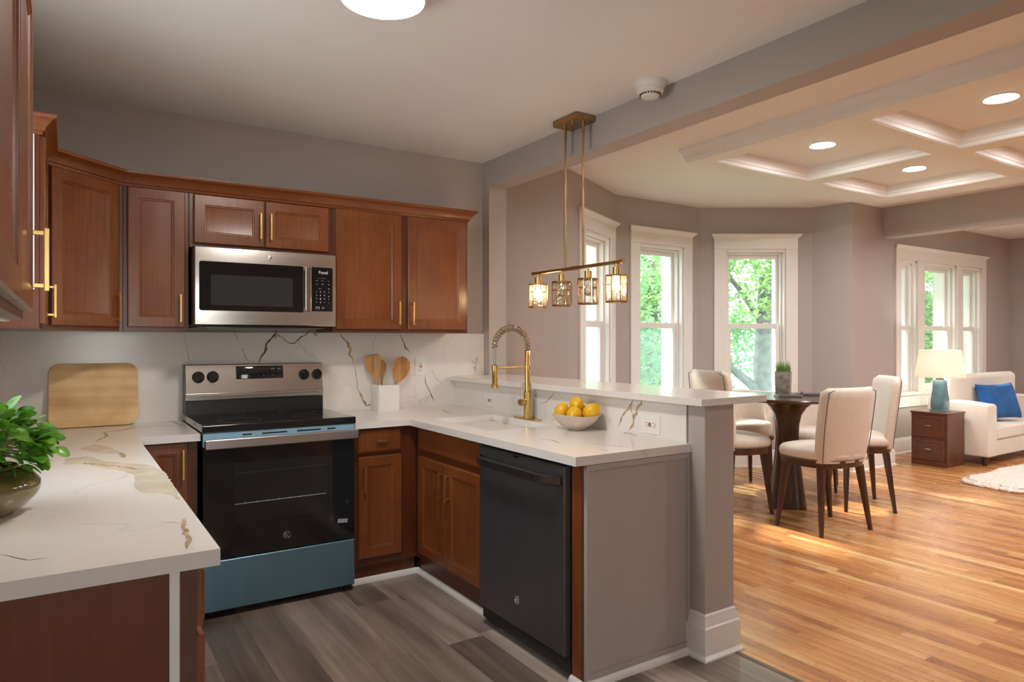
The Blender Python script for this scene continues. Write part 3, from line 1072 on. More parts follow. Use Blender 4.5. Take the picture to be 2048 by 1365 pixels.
# island pendant
PX, PZ = 2.47, 1.785
t = thing('pendant_light', 'brass linear pendant with four crystal shades hung over the bar', 'pendant light', (PX, 3.125, KC), world=True)
c = MB(); c.m = Matrix.Translation((PX, 3.125, KC - 0.036))
c.prism(rrect(0.145, 0.225, 0.004), 0, 0.036)
c.build('canopy', M['brass_dark'], t, bev=0.003)
for y in (3.10, 3.17):
    k = MB()
    k.cyl((PX - 0.035, y, KC - 0.036), (PX - 0.035, y, KC - 0.046), 0.007)
    k.build('canopy_nut', M['brass'], t)
for y in (3.21, 3.045):
    r = MB()
    r.cyl((PX, y, PZ), (PX, y, KC - 0.036), 0.0065, n=12)
    r.cyl((PX, y, 2.55), (PX, y, KC - 0.036), 0.009, n=12)
    r.build('rod', M['brass_dark'], t)
b = MB()
b.cyl((PX, 2.715, PZ), (PX, 3.537, PZ), 0.010, n=14)
b.cyl((PX, 3.09, PZ), (PX, 3.16, PZ), 0.012, n=14)
for y in (2.715, 3.537):
    b.cyl((PX, y - 0.006, PZ), (PX, y + 0.006, PZ), 0.013, n=14)
b.build('crossbar', M['brass_dark'], t)
for i, y in enumerate((3.485, 3.243, 3.0, 2.762)):
    s = MB()
    s.cyl((PX, y, PZ), (PX, y, 1.755), 0.008)
    s.cyl((PX, y, 1.758), (PX, y, 1.712), 0.021, n=20)
    s.build('socket', M['brass'], t)
    z0, z1, R, n = 1.573, 1.712, 0.057, 8
    g = MB()
    rnd = random.Random(i)
    for q in range(n):
        for lev in range(2):
            zm = (z0 + z1) / 2 + (0.022 if q % 2 else -0.018)
            za, zb = ((z0 + 0.004, zm - 0.002), (zm + 0.002, z1 - 0.004))[lev]
            a0, a1 = 2 * PI * q / n + PI / 8, 2 * PI * (q + 1) / n + PI / 8
            p = [(PX + R * math.cos(a), y + R * math.sin(a)) for a in (a0, a1)]
            grid = []
            for r_ in range(5):
                row = []
                for c_ in range(4):
                    f = c_ / 3
                    xx = p[0][0] + (p[1][0] - p[0][0]) * f
                    yy = p[0][1] + (p[1][1] - p[0][1]) * f
                    am = (a0 + a1) / 2
                    d = rnd.uniform(-0.006, 0.004) if 0 < r_ < 4 and 0 < c_ < 3 else 0
                    row.append((xx + math.cos(am) * d, yy + math.sin(am) * d, za + (zb - za) * r_ / 4))
                grid.append(row)
            vs = [v_ for row in grid for v_ in row]
            g.add(vs, [(r_ * 4 + c_, r_ * 4 + c_ + 1, r_ * 4 + c_ + 5, r_ * 4 + c_ + 4) for r_ in range(4) for c_ in range(3)])
    go = g.build('crystal_shade', M['crystal'], t, smooth=0)
    w = MB()
    poly = [(PX + (R + 0.002) * math.cos(2 * PI * q / n + PI / 8), y + (R + 0.002) * math.sin(2 * PI * q / n + PI / 8)) for q in range(n)]
    for z in (z0, z1):
        w.sweep(poly, [(-0.003, z - 0.004), (0.002, z - 0.004), (0.002, z + 0.004), (-0.003, z + 0.004)], closed=True)
    for q in range(n):
        w.cyl((poly[q][0], poly[q][1], z0), (poly[q][0], poly[q][1], z1), 0.003, n=6)
        zm = (z0 + z1) / 2 + (0.022 if q % 2 else -0.018)
        w.cyl((*poly[q], zm), (*poly[(q + 1) % n], zm), 0.0024, n=6)
        if q % 2 == 0:
            w.cyl((*poly[q], z1), (PX, y, z1), 0.002, n=6)
    w.build('cage', M['brass_dark'], go)
    bl = MB()
    bl.lathe([(0.008, 1.712), (0.010, 1.700), (0.014, 1.675), (0.019, 1.655), (0.017, 1.636), (0.009, 1.625), (0.0002, 1.623)], 16, (PX, y, 0), cap1=False)
    bl.build('bulb', M['bulb'] if i in (0, 3) else M['crystal'], go)


# ------------------------------------------------------------------ cabinet pieces
DOOR = [(0.0, -0.019), (0.0, -0.004), (0.004, 0.0), (0.052, 0.0), (0.055, -0.0035), (0.060, -0.004), (0.064, -0.0075), (0.068, -0.0085)]
DRAWER = [(0.0, -0.019), (0.0, -0.007), (0.006, -0.003), (0.012, 0.0), (0.016, 0.0)]


def face(y, x0):
    """Frame of a cabinet face looking towards -Y: local x along +X, y up, z out of the face."""
    return basis((x0, y, 0), (1, 0, 0), (0, 0, 1), (0, -1, 0))


def face_x(x, y0):
    """Face looking towards -X; local x runs along -Y from y0."""
    return basis((x, y0, 0), (0, -1, 0), (0, 0, 1), (-1, 0, 0))


def face_px(x, y0):
    """Face looking towards +X; local x runs along +Y from y0."""
    return basis((x, y0, 0), (0, 1, 0), (0, 0, 1), (1, 0, 0))


def panel(name, fm, a0, a1, z0, z1, root, loops=DOOR, mat='cherry'):
    mb = MB()
    mb.m = fm @ Matrix.Translation((a0, z0, 0))
    mb.rects(a1 - a0, z1 - z0, loops)
    return mb.build(name, M[mat], root, smooth=20)


def bar_pull(fm, a, z, length, parent, vertical=True, out=0.032, th=0.010):
    mb = MB()
    mb.m = fm @ Matrix.Translation((a, z, 0)) @ (Matrix.Identity(4) if vertical else Matrix.Rotation(-PI / 2, 4, 'Z'))
    h = length / 2
    mb.box(-th / 2, th / 2, -h, h, out - th, out)
    for s in (-1, 1):
        y = s * (h - 0.012)
        mb.box(-th / 2, th / 2, y - th / 2, y + th / 2, 0, out - th)
    return mb.build('handle', M['brass'], parent, bev=0.0012)


CB, CT = 1.413, 2.165      # bottoms and tops of the wall cabinets
YF = 3.95                  # their door faces
XF = -0.062                # door faces on the left wall


def wall_cabinet(name, label, x0, x1, z0=CB, group='cherry wall cabinets'):
    t = thing(name, label, 'cabinet', ((x0 + x1) / 2, YB, z0), group=group, world=True)
    b = MB()
    b.box(x0, x1, YF + 0.020, YB, z0, CT)
    b.build('body', M['cherry_dark'], t, bev=0.0015)
    return t


t = wall_cabinet('wall_cabinet', 'single door cherry wall cabinet left of the microwave', 0.245, 0.548)
d = panel('door', face(YF, 0), 0.264, 0.528, 1.435, 2.146, t)
bar_pull(face(YF, 0), 0.505, 1.534, 0.145, d)

t = wall_cabinet('wall_cabinet', 'short two door cherry cabinet directly above the microwave', 0.550, 1.322, 1.862)
d = panel('door', face(YF, 0), 0.571, 0.930, 1.884, 2.143, t)
bar_pull(face(YF, 0), 0.907, 1.998, 0.145, d)
d = panel('door', face(YF, 0), 0.937, 1.296, 1.884, 2.143, t)
bar_pull(face(YF, 0), 0.962, 1.998, 0.145, d)

t = wall_cabinet('wall_cabinet', 'tall two door cherry wall cabinet right of the microwave', 1.324, 2.237)
d = panel('door', face(YF, 0), 1.340, 1.757, 1.435, 2.148, t)
bar_pull(face(YF, 0), 1.735, 1.534, 0.145, d)
d = panel('door', face(YF, 0), 1.803, 2.215, 1.435, 2.148, t)
bar_pull(face(YF, 0), 1.828, 1.534, 0.145, d)

# diagonal corner cabinet
t = thing('corner_wall_cabinet', 'diagonal cherry wall cabinet in the corner left of the range', 'cabinet', (-0.1, 4.1, CB), world=True)
P0, P1 = Vector((XF + 0.0, 3.655, 0)), Vector((0.243, YF, 0))
ax = (P1 - P0).normalized()
nrm = Vector((ax.y, -ax.x, 0))
b = MB()
i0, i1 = P0 - nrm * 0.02, P1 - nrm * 0.02
b.prism([(XW, YB), (XW, 3.655), (i0.x, 3.655), (i0.x, i0.y), (i1.x, i1.y), (0.243, i1.y), (0.243, YB)], CB, CT)
b.build('body', M['cherry_dark'], t)
fmd = basis(P0, ax, (0, 0, 1), nrm)
Ld = (P1 - P0).length
d = panel('door', fmd, 0.022, Ld - 0.022, 1.435, 2.146, t)
bar_pull(fmd, Ld - 0.045, 1.534, 0.145, d)

# left wall: far cabinet, near cabinet
t = thing('wall_cabinet', 'narrow cherry cabinet on the left wall next to the corner cabinet', 'cabinet', (XW, 3.4, CB), group='cherry wall cabinets', world=True)
b = MB()
b.box(XW, XF - 0.02, 3.155, 3.653, CB, CT)
b.build('body', M['cherry_dark'], t, bev=0.0015)
b = MB()
b.box(XW, XF - 0.035, 3.151, 3.1545, 1.56, CT)
part_label(b.build('filler_strip', M['melamine'], t), 'white edge strip')
d = panel('door', face_px(XF, 3.17), 0.0, 0.462, 1.435, 2.146, t)
bar_pull(face_px(XF, 3.17), 0.435, 1.54, 0.145, d)

t = thing('wall_cabinet', 'near cherry wall cabinet cut off by the left edge with white underside', 'cabinet', (XW, 1.45, CB), group='cherry wall cabinets', world=True)
b = MB()
b.box(XW, XF - 0.02, 0.86, 1.965, CB + 0.004, CT + 0.02)
b.build('body', M['cherry_dark'], t, bev=0.0015)
b = MB()
b.box(XW, XF - 0.045, 0.88, 1.955, CB - 0.001, CB + 0.004)
part_label(b.build('underside', M['melamine'], t), 'white underside board')
for y0, w, hx in ((0.885, 0.515, 0.03), (1.415, 0.525, 0.495)):
    d = panel('door', face_px(XF, y0), 0.0, w, 1.435, 2.16, t)
    if hx > 0.1:
        bar_pull(face_px(XF, y0), hx, 1.555, 0.145, d)

# crown along the tops
prof = [(0, 2.148), (0.006, 2.148), (0.010, 2.160), (0.016, 2.163), (0.020, 2.176), (0.040, 2.200), (0.052, 2.206), (0.055, 2.214), (0.055, 2.220), (0, 2.220)]
prof = [(o - 0.004, z) for o, z in prof]
mb = MB()
mb.sweep([(XW, 3.153), (XF - 0.014, 3.153), (XF - 0.014, 3.655), (0.239, YF + 0.014), (2.239, YF + 0.014), (2.239, YB)], prof)
structure(mb.build('trim_5', M['cherry'], smooth=25), 'cherry crown moulding along the tops of the wall cabinets')
mb = MB()
mb.sweep([(XF - 0.014, 0.86), (XF - 0.014, 1.967), (XW, 1.967)], [(o, z + 0.018) for o, z in prof])
structure(mb.build('trim_6', M['cherry'], smooth=25), 'cherry crown moulding on the near left cabinet')
c = MB()
c.tube([(0.115 + 0.030 * math.cos(a), 4.06, 2.235 + 0.028 * math.sin(a)) for a in [PI * i / 10 for i in range(11)]] + [(0.085, 4.06, 2.166)], 0.0022, 6)
c.pivot = (0.115, 4.06, 2.20)
tag(c.build('cable', M['black']), 'thin dark cable loop sticking up behind the corner cabinet crown', 'cable')

# ------------------------------------------------------------------ worktops, splashbacks
CZ, TH = 0.914, 0.036
s = MB()
s.box(XW, 2.555, YB - 0.019, YB - 0.001, CZ, CB)
veins(s, BACK_VEINS, lambda a, z, l: (a, YB - 0.019 - l, z))
o = structure(s.build('wall_backsplash', STONE, smooth=0), 'veined white stone splashback on the range wall')
s = MB()
s.box(2.300, 2.314, 2.115, YB - 0.02, CZ, 1.086)
veins(s, BAR_VEINS, lambda a, z, l: (2.300 - l, a, z))
structure(s.build('wall_bar_backsplash', STONE, smooth=0), 'low veined stone splashback under the raised bar')

RX0, RX1 = 0.556, 1.326     # range sides
s = MB()
s.prism([(XW, 1.60), (0.284, 1.60), (0.284, 3.615), (RX0 - 0.004, 3.615), (RX0 - 0.004, YB - 0.020), (XW, YB - 0.020)], CZ - TH, CZ)
s.pivot = (0.0, 2.9, CZ - TH)
n0 = len(s.f)
veins(s, LEFT_VEINS, lambda a, b, l: (a, b, CZ + l))
s_o = s.build('worktop', STONE, smooth=0)
tag(s_o, 'white worktop with beige veined patches left of the range', 'countertop', 'veined white worktops')

# right worktop with the sink cut out
SX0, SX1, SY0, SY1 = 1.775, 2.185, 2.93, 3.56
s = MB()
z0, z1 = CZ - TH, CZ
for bx in ((RX1 + 0.004, 2.299, 3.615, YB - 0.020), (1.655, SX0, 2.085, 3.615), (SX1, 2.299, 2.085, 3.615), (SX0, SX1, 2.085, SY0), (SX0, SX1, SY1, 3.615)):
    s.box(*bx, z0, z1)
s.box(2.299, 2.345, 2.085, 2.112, z0, z1)
s.pivot = (1.95, 3.0, CZ - TH)
veins(s, RIGHT_VEINS, lambda a, b, l: (a, b, CZ + l))
tag(s.build('worktop', STONE, smooth=0), 'white worktop with sink cutout running from range along the bar', 'countertop', 'veined white worktops')

# raised bar top
s = MB()
out = [(2.252, 1.985), (2.66, 1.985), (2.695, 1.992), (2.715, 2.010), (2.722, 2.04), (2.722, 4.183), (2.545, 4.183), (2.530, 4.183), (2.530, YB - 0.021), (2.252, YB - 0.021)]
s.prism(out, 1.087, 1.118)
s.pivot = (2.48, 3.1, 1.087)
tag(s.build('bar_top', STONE, smooth=0, bev=0.002), 'raised white stone bar top on the half wall', 'countertop')

# ------------------------------------------------------------------ base cabinets
YBF, XLF, XPF = 3.640, 0.262, 1.700      # door faces: range wall, left run, peninsula


def toe(mb, *b):
    mb.box(*b, 0.0, 0.105)


# left run: three units under the left worktop
GRP = 'cherry base cabinets'
for i, (y0, y1) in enumerate(((1.635, 2.27), (2.272, 2.93), (2.932, 3.655))):
    t = thing('base_cabinet', ('cherry base cabinet at the near end of the left worktop with plain end panel',
                               'middle cherry base cabinet of the left run, hidden under the worktop',
                               'cherry base cabinet of the left run beside the corner')[i], 'cabinet', (0, (y0 + y1) / 2, 0), group=GRP, world=True)
    b = MB()
    b.box(XW + 0.03, XLF - 0.020, y0, y1, 0.105, CZ - TH - 0.001)
    toe(b, XW + 0.03, XLF - 0.075, y0, y1)
    b.build('body', M['cherry_dark'], t, bev=0.001)
    w = (y1 - y0) - 0.03
    fmx = face_px(XLF, y0 + 0.015)
    d = panel('drawer', fmx, 0, w, 0.735, 0.862, t, DRAWER)
    bar_pull(fmx, w / 2, 0.80, 0.10, d, vertical=False)
    d = panel('door', fmx, 0, w, 0.145, 0.715, t)
    bar_pull(fmx, 0.03 if i != 0 else w - 0.03, 0.62, 0.145, d)
    if i == 0:
        b = MB()
        b.box(XW + 0.03, 0.186, y0 - 0.006, y0, 0.0, CZ - TH - 0.001)
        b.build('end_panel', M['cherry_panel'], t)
        b = MB()
        b.box(0.187, 0.207, y0 - 0.008, y0, 0.0, CZ - TH - 0.001)
        part_label(b.build('filler_strip', M['melamine'], t), 'white filler strip')

# left of the range, on the range wall
t = thing('base_cabinet', 'small cherry base cabinet tucked between the left run and the range', 'cabinet', (0.42, YB, 0), group=GRP, world=True)
b = MB()
b.box(XLF + 0.004, RX0 - 0.012, YBF + 0.020, YB - 0.022, 0.105, CZ - TH - 0.001)
toe(b, XLF + 0.004, RX0 - 0.012, YBF + 0.075, YB - 0.022)
b.build('body', M['cherry_dark'], t)
d = panel('door', face(YBF, 0), 0.312, 0.500, 0.145, 0.872, t)
bar_pull(face(YBF, 0), 0.476, 0.768, 0.145, d)

# right of the range
t = thing('base_cabinet', 'cherry base cabinet with one drawer and one door right of the range', 'cabinet', (1.49, YB, 0), group=GRP, world=True)
b = MB()
b.box(RX1 + 0.008, 1.718, YBF + 0.020, YB - 0.022, 0.105, CZ - TH - 0.001)
toe(b, RX1 + 0.008, 1.718, YBF + 0.045, YB - 0.022)
b.build('body', M['cherry_dark'], t)
d = panel('drawer', face(YBF, 0), 1.361, 1.621, 0.735, 0.866, t, DRAWER)
bar_pull(face(YBF, 0), 1.492, 0.801, 0.060, d, vertical=False, out=0.026)
d = panel('door', face(YBF, 0), 1.361, 1.621, 0.150, 0.715, t)
bar_pull(face(YBF, 0), 1.392, 0.592, 0.145, d)

# sink unit on the peninsula
t = thing('base_cabinet', 'two door cherry sink cabinet with a false drawer front beside the dishwasher', 'cabinet', (2.0, 3.25, 0), group=GRP, world=True)
b = MB()
b.box(XPF + 0.020, 1.745, 2.862, YBF + 0.018, 0.105, CZ - TH - 0.001)
b.box(1.745, 2.29, 2.862, 2.885, 0.105, CZ - TH - 0.001)
b.box(1.745, 2.29, YBF, YBF + 0.018, 0.105, CZ - TH - 0.001)
b.box(1.745, 2.29, 2.885, YBF, 0.105, 0.125)
toe(b, XPF + 0.045, 2.29, 2.862, YBF + 0.018)
b.build('body', M['cherry_dark'], t)
fp = face_x(XPF, 3.59)
panel('false_drawer', fp, 0.0, 0.71, 0.738, 0.864, t, DRAWER)
d = panel('door', fp, 0.0, 0.335, 0.145, 0.702, t)
bar_pull(fp, 0.305, 0.588, 0.145, d)
d = panel('door', fp, 0.342, 0.71, 0.145, 0.702, t)
bar_pull(fp, 0.372, 0.588, 0.145, d)

# stile at the end of the peninsula and the painted end panel
b = MB()
b.box(1.700, 1.722, 2.107, 2.166, 0.0, CZ - TH - 0.001)
b.box(1.722, 1.76, 2.128, 2.150, 0.0, CZ - TH - 0.001)
b.pivot = (1.71, 2.13, 0)
tag(b.build('filler_stile', M['cherry'], bev=0.001), 'narrow cherry stile between dishwasher and painted end panel', 'cabinet panel')
t = thing('end_panel', 'grey painted panel closing the end of the peninsula', 'cabinet panel', (2.0, 2.10, 0), world=True)
b = MB()
b.box(1.712, 2.294, 2.094, 2.106, 0.0, CZ - TH - 0.001)
b.build('board', M['wall'], t)
b = MB()
for bx in ((1.712, 1.728, 0.0, 0.876), (2.278, 2.294, 0.0, 0.876), (1.728, 2.278, 0.028, 0.05), (1.728, 2.278, 0.853, 0.876)):
    b.box(bx[0], bx[1], 2.087, 2.094, bx[2], bx[3])
b.build('edge_trim', M['wall'], t, bev=0.0015)

# shoe moulding along the toe kicks
qr = [(0, 0), (0.016, 0), (0.016, 0.006), (0.012, 0.014), (0.005, 0.019), (0, 0.020)]
mb = MB()
mb.sweep([(RX1 + 0.01, YBF + 0.045), (XPF + 0.045, YBF + 0.045), (XPF + 0.045, 2.90)][::1], [(o, z * 1.6) for o, z in qr])
mb.sweep([(1.70, 2.170), (1.70, 2.094)], [(o, z * 1.4) for o, z in qr])
mb.sweep([(1.712, 2.087), (2.28, 2.087)], [(o, z * 1.4) for o, z in qr])
structure(mb.build('trim_7', M['trim']), 'white shoe moulding at the foot of the base cabinets')

# ------------------------------------------------------------------ appliances
def emblem(fm, x, z, r, parent, mat_ring='chrome', mat_face='black_steel'):
    """Round badge with a curled monogram of two script letters."""
    b = MB(); b.m = fm @ Matrix.Translation((x, z, 0))
    b.lathe([(r, 0.0), (r, 0.0016), (r * 0.94, 0.0022)], 32)
    k = b
    k.cur = 1
    k.m = fm @ Matrix.Translation((x, z, 0.0024))
    circ = [(r * 0.90 * math.cos(a), r * 0.90 * math.sin(a), 0) for a in [2 * PI * i / 40 for i in range(41)]]
    k.tube(circ, r * 0.055, 6)
    # four waves around the rim
    for q in range(4):
        a = PI / 4 + q * PI / 2
        k.tube([(r * rr * math.cos(a + da), r * rr * math.sin(a + da), 0) for rr, da in ((.88, -.35), (.76, -.22), (.72, 0), (.76, .22), (.88, .35))], r * 0.05, 6)
    # left script letter, a looped G
    g = [(-.02, .38), (-.16, .50), (-.34, .42), (-.44, .16), (-.42, -.12), (-.28, -.30), (-.12, -.24), (-.06, -.04), (-.12, .08), (-.22, .02), (-.18, -.16), (-.10, -.40), (-.24, -.54), (-.40, -.46)]
    k.tube([(a * r, b_ * r, 0) for a, b_ in g], r * 0.055, 6)
    # right script letter, an E
    h = [(.40, .40), (.28, .50), (.14, .40), (.14, .20), (.28, .08), (.16, .04), (.04, -.14), (.08, -.38), (.24, -.46), (.42, -.32)]
    k.tube([(a * r, b_ * r, 0) for a, b_ in h], r * 0.055, 6)
    return k.build('badge', [M[mat_face], M[mat_ring]], parent)


def lettering(name, fm, items, parent, mat, lift=0.0008):
    """items = (text, x, z, size) laid flat on a face."""
    mb = MB()
    mb.raw = True
    for txt, x, z, size in items:
        vs, fs = text_mesh(txt, size)
        mb.m = fm @ Matrix.Translation((x, z, lift))
        mb.add(vs, fs)
    return mb.build(name, M[mat], parent, smooth=0)


# range -------------------------------------------------------------
RY = 3.600
t = thing('range', 'freestanding steel electric range with black oven door and film covered drawer', 'stove', (0.941, 3.95, 0), world=True)
b = MB()
b.box(RX0 + 0.004, RX1 - 0.004, RY + 0.035, YB - 0.022, 0.035, 0.905)
b.build('body', M['black'], t, bev=0.003)
for x in (RX0 + 0.05, RX1 - 0.05):
    for y in (RY + 0.08, YB - 0.08):
        k = MB()
        k.cyl((x, y, 0.0), (x, y, 0.04), 0.018, 0.014)
        k.build('leg', M['black'], t)
c = MB()
c.box(RX0 - 0.002, RX1 + 0.002, RY - 0.012, 4.185, 0.915, 0.952)
co = c.build('cooktop', M['black_glass'], t, bev=0.006, seg=3)
for x, y, r in ((0.76, 3.76, 0.105), (1.13, 3.76, 0.085), (0.76, 4.02, 0.075), (1.13, 4.02, 0.10)):
    k = MB()
    for rr in (r,):
        k.sweep([(x + rr * math.cos(2 * PI * i / 48), y + rr * math.sin(2 * PI * i / 48)) for i in range(48)], [(-0.0008, 0.9521), (0.0008, 0.9521), (0.0008, 0.9525), (-0.0008, 0.9525)], closed=True)
    k.build('burner_ring', M['faint_print'], co)
# backguard
b = MB()
b.add([(RX0, 4.155, 0.952), (RX0, 4.255, 0.952), (RX0, 4.255, 1.228), (RX0, 4.192, 1.228), (RX0, 4.160, 1.048), (RX1, 4.155, 0.952), (RX1, 4.255, 0.952), (RX1, 4.255, 1.228), (RX1, 4.192, 1.228), (RX1, 4.160, 1.048)],
      [(0, 1, 2, 3, 4), (9, 8, 7, 6, 5), (0, 5, 6, 1), (1, 6, 7, 2), (2, 7, 8, 3), (3, 8, 9, 4), (4, 9, 5, 0)])
bg_o = b.build('backguard', M['black'], t, smooth=0)
sl = Vector((0, 4.192 - 4.160, 1.228 - 1.048)).normalized()
nb = Vector((0, -sl.z, sl.y))
fb = basis(Vector((RX0, 4.160, 1.048)) + nb * 0.001, (1, 0, 0), sl, nb)
p = MB(); p.m = fb
W = RX1 - RX0
p.rects(W, 0.183, [(0.0, -0.004), (0.0, 0.008), (0.004, 0.012)])
pn = p.build('control_panel', M['steel'], t)
lip = MB()
lip.box(RX0, RX1, 4.149, 4.162, 1.030, 1.070)
lip.build('trim_strip', M['steel_mid'], pn, bev=0.004)
fp_ = fb @ Matrix.Translation((0, 0, 0.0122))
d = MB(); d.m = fp_ @ Matrix.Translation((0.268, 0.094, 0))
d.rects(0.266, 0.074, [(0, -0.002), (0, 0.0012), (0.001, 0.0018)])
do = d.build('display', M['black_glass'], pn)
lettering('display_lettering', fp_ @ Matrix.Translation((0, 0, 0.0018)), [('8:8', 0.475, 0.150, 0.016), ('8:8', 0.510, 0.150, 0.016)] + [(s_, 0.29 + 0.026 * i, 0.112, 0.008) for i, s_ in enumerate(('o', '=', 'o o', '-', '+', '#', '-', 'oo'))], pn, 'grey_print')
for x in (0.068, 0.144, 0.657, 0.736):
    k = MB(); k.m = fp_ @ Matrix.Translation((x, 0.111, 0))
    k.lathe([(0.033, 0), (0.032, 0.004), (0.027, 0.008)], 32)
    k.cur = 1
    k.m = fp_ @ Matrix.Translation((x, 0.111, 0.006))
    k.lathe([(0.024, 0), (0.024, 0.018), (0.021, 0.022)], 32)
    k.box(-0.0055, 0.0055, -0.025, 0.029, 0.0, 0.028)
    k.build('knob', [M['black'], M['black_glass']], pn, bev=0.0012)
    lettering('knob_print', fp_, [('o', x, 0.060, 0.008)], pn, 'grey_print')
# oven door
fr = face(RY, RX0)
d = MB(); d.m = fr @ Matrix.Translation((0.002, 0.289, 0))
d.rects(W - 0.004, 0.554, [(0, -0.036), (0, -0.003), (0.003, 0)])
od = d.build('oven_door', M['black_glass'], t)
w_ = MB(); w_.m = fr @ Matrix.Translation((0.145, 0.455, 0.0004))
w_.rects(0.495, 0.300, [(0, -0.001), (0, 0.0004)])
w_.build('door_window', M['window_glass_dark'], od)
w_ = MB(); w_.m = fr
for z, y in ((0.552, 0.001), ):
    w_.cyl((0.150, z, y), (0.610, z, y), 0.0022, n=6)
    for q in range(7):
        w_.cyl((0.20 + q * 0.055, z - 0.004, y), (0.20 + q * 0.055, z + 0.006, y), 0.0018, n=6)
w_.build('oven_rack', M['grey_print'], od)
w_ = MB(); w_.m = fr
w_.cyl((0.637, 0.46, 0.0008), (0.637, 0.75, 0.0008), 0.0012, n=6)
w_.cyl((0.150, 0.705, 0.0008), (0.620, 0.705, 0.0008), 0.0010, n=6)
w_.build('window_edge', M['faint_print'], od)
emblem(fr @ Matrix.Translation((0, 0, 0.0)), 0.405, 0.362, 0.020, od, 'chrome', 'black')
k = MB(); k.m = fr @ Matrix.Translation((0.70, 0.392, 0.0004)) @ Matrix.Rotation(-0.08, 4, 'Z')
k.prism(rrect(0.056, 0.022, 0.004), 0, 0.0006)
part_label(k.build('sticker', simple('lilac_sticker', (0.33, 0.33, 0.45), 0.5)), 'small lilac sticker').parent = od
for ob in od.children:
    if ob.name.startswith('sticker'):
        ob.location = -Vector(t.location)
h = MB()
h.box(RX0 + 0.004, RX1 - 0.004, RY - 0.004, RY + 0.03, 0.846, 0.914)
vo = h.build('vent_trim', M['film'], t, bev=0.002)
for x, l in ((0.185, 0.045), (0.28, 0.065), (0.345, 0.060), (0.455, 0.065), (0.52, 0.060), (0.615, 0.045)):
    h = MB()
    h.box(RX0 + x, RX0 + x + l, RY - 0.0055, RY - 0.002, 0.893, 0.900)
    h.build('vent_slot', M['black'], vo)
h = MB()
h.box(RX0 + 0.006, RX1 + 0.004, RY - 0.052, RY - 0.034, 0.838, 0.886)
ho = h.build('handle', M['steel'], t, bev=0.006, seg=3)
for x in (RX0 + 0.010, RX1 - 0.030):
    h = MB()
    h.box(x, x + 0.024, RY - 0.036, RY, 0.845, 0.880)
    h.build('handle_bracket', M['film'], ho, bev=0.003)
d = MB(); d.m = fr @ Matrix.Translation((0.002, 0.036, 0))
d.rects(W - 0.004, 0.247, [(0, -0.034), (0, -0.004), (0.004, 0)])
part_label(d.build('storage_drawer', M['steel_film'], t), 'storage drawer under blue protective film')

# microwave -----------------------------------------------------------
MY = 3.858
t = thing('microwave', 'over the range steel microwave with black glass door and keypad', 'microwave', (0.935, 4.08, 1.44), world=True)
b = MB()
b.box(0.556, 1.314, MY + 0.034, YB - 0.022, 1.445, 1.859)
b.build('body', M['black'], t, bev=0.003)
fm_ = face(MY, 0.560)
W = 0.750
d = MB(); d.m = fm_ @ Matrix.Translation((0, 1.447, 0))
d.rects(W, 0.411, [(0, -0.034), (0, -0.010), (0.004, -0.004), (0.024, 0.0)])
do = d.build('door_frame', M['steel'], t, smooth=20)
g = MB(); g.m = fm_ @ Matrix.Translation((0.292, 1.652, 0))
g.prism(rrect(0.540, 0.258, 0.012), -0.002, 0.0018)
gl = g.build('door_glass', M['black_glass'], do)
g = MB(); g.m = fm_ @ Matrix.Translation((0.289, 1.632, 0.0018))
g.prism(rrect(0.422, 0.160, 0.003), 0, 0.0005)
g.build('door_window', M['micro_screen'], do)
h = MB()
h.m = fm_
h.box(0.563, 0.598, 1.528, 1.780, 0.012, 0.030)
for z in (1.532, 1.756):
    h.box(0.566, 0.595, z, z + 0.02, 0, 0.014)
h.build('handle', M['steel_mid'], do, bev=0.006, seg=3)
g = MB(); g.m = fm_ @ Matrix.Translation((0.666, 1.656, 0))
g.prism(rrect(0.120, 0.250, 0.004), -0.002, 0.0018)
cp = g.build('control_panel', M['black_glass'], t)
fk = fm_ @ Matrix.Translation((0, 0, 0.0019))
lettering('display_text', fk, [('Food', 0.672, 1.752, 0.026)], cp, 'white_print', 0.0004)
it = [(s_, 0.634 + 0.022 * (i % 3), 1.642 - 0.020 * (i // 3), 0.012) for i, s_ in enumerate('123456789')]
it += [('0', 0.656, 1.582, 0.012), ('<', 0.634, 1.582, 0.010), ('>', 0.678, 1.582, 0.010)]
it += [('---', 0.636, 1.706, 0.014), ('---', 0.668, 1.706, 0.014), ('--', 0.702, 1.706, 0.014), ('--', 0.636, 1.687, 0.014), ('^v^', 0.668, 1.686, 0.010), ('o', 0.704, 1.686, 0.012),
       ('o', 0.704, 1.662, 0.012), ('^', 0.704, 1.640, 0.014), ('o', 0.704, 1.618, 0.012), ('v', 0.704, 1.602, 0.012), ('--', 0.704, 1.582, 0.012), ('----', 0.652, 1.661, 0.012), ('[+]', 0.640, 1.552, 0.018), ('[ ]', 0.672, 1.552, 0.012)]
lettering('keypad', fk, it, cp, 'white_print', 0.0003)
k = MB(); k.m = fm_
k.box(0.640, 0.690, 1.7185, 1.7195, 0.0019, 0.0023)
k.build('display_line', M['grey_print'], cp, smooth=0)
emblem(fm_ @ Matrix.Translation((0, 0, 0)), 0.378, 1.818, 0.015, do, 'white_print', 'steel_mid')
b = MB()
b.box(0.58, 1.29, MY + 0.06, 4.20, 1.436, 1.446)
uo = b.build('vent_base', M['black'], t)
b = MB()
for x in (0.63, 1.12):
    b.box(x, x + 0.12, MY + 0.07, 4.0, 1.433, 1.4365)
b.build('grease_filter', M['steel_mid'], uo)

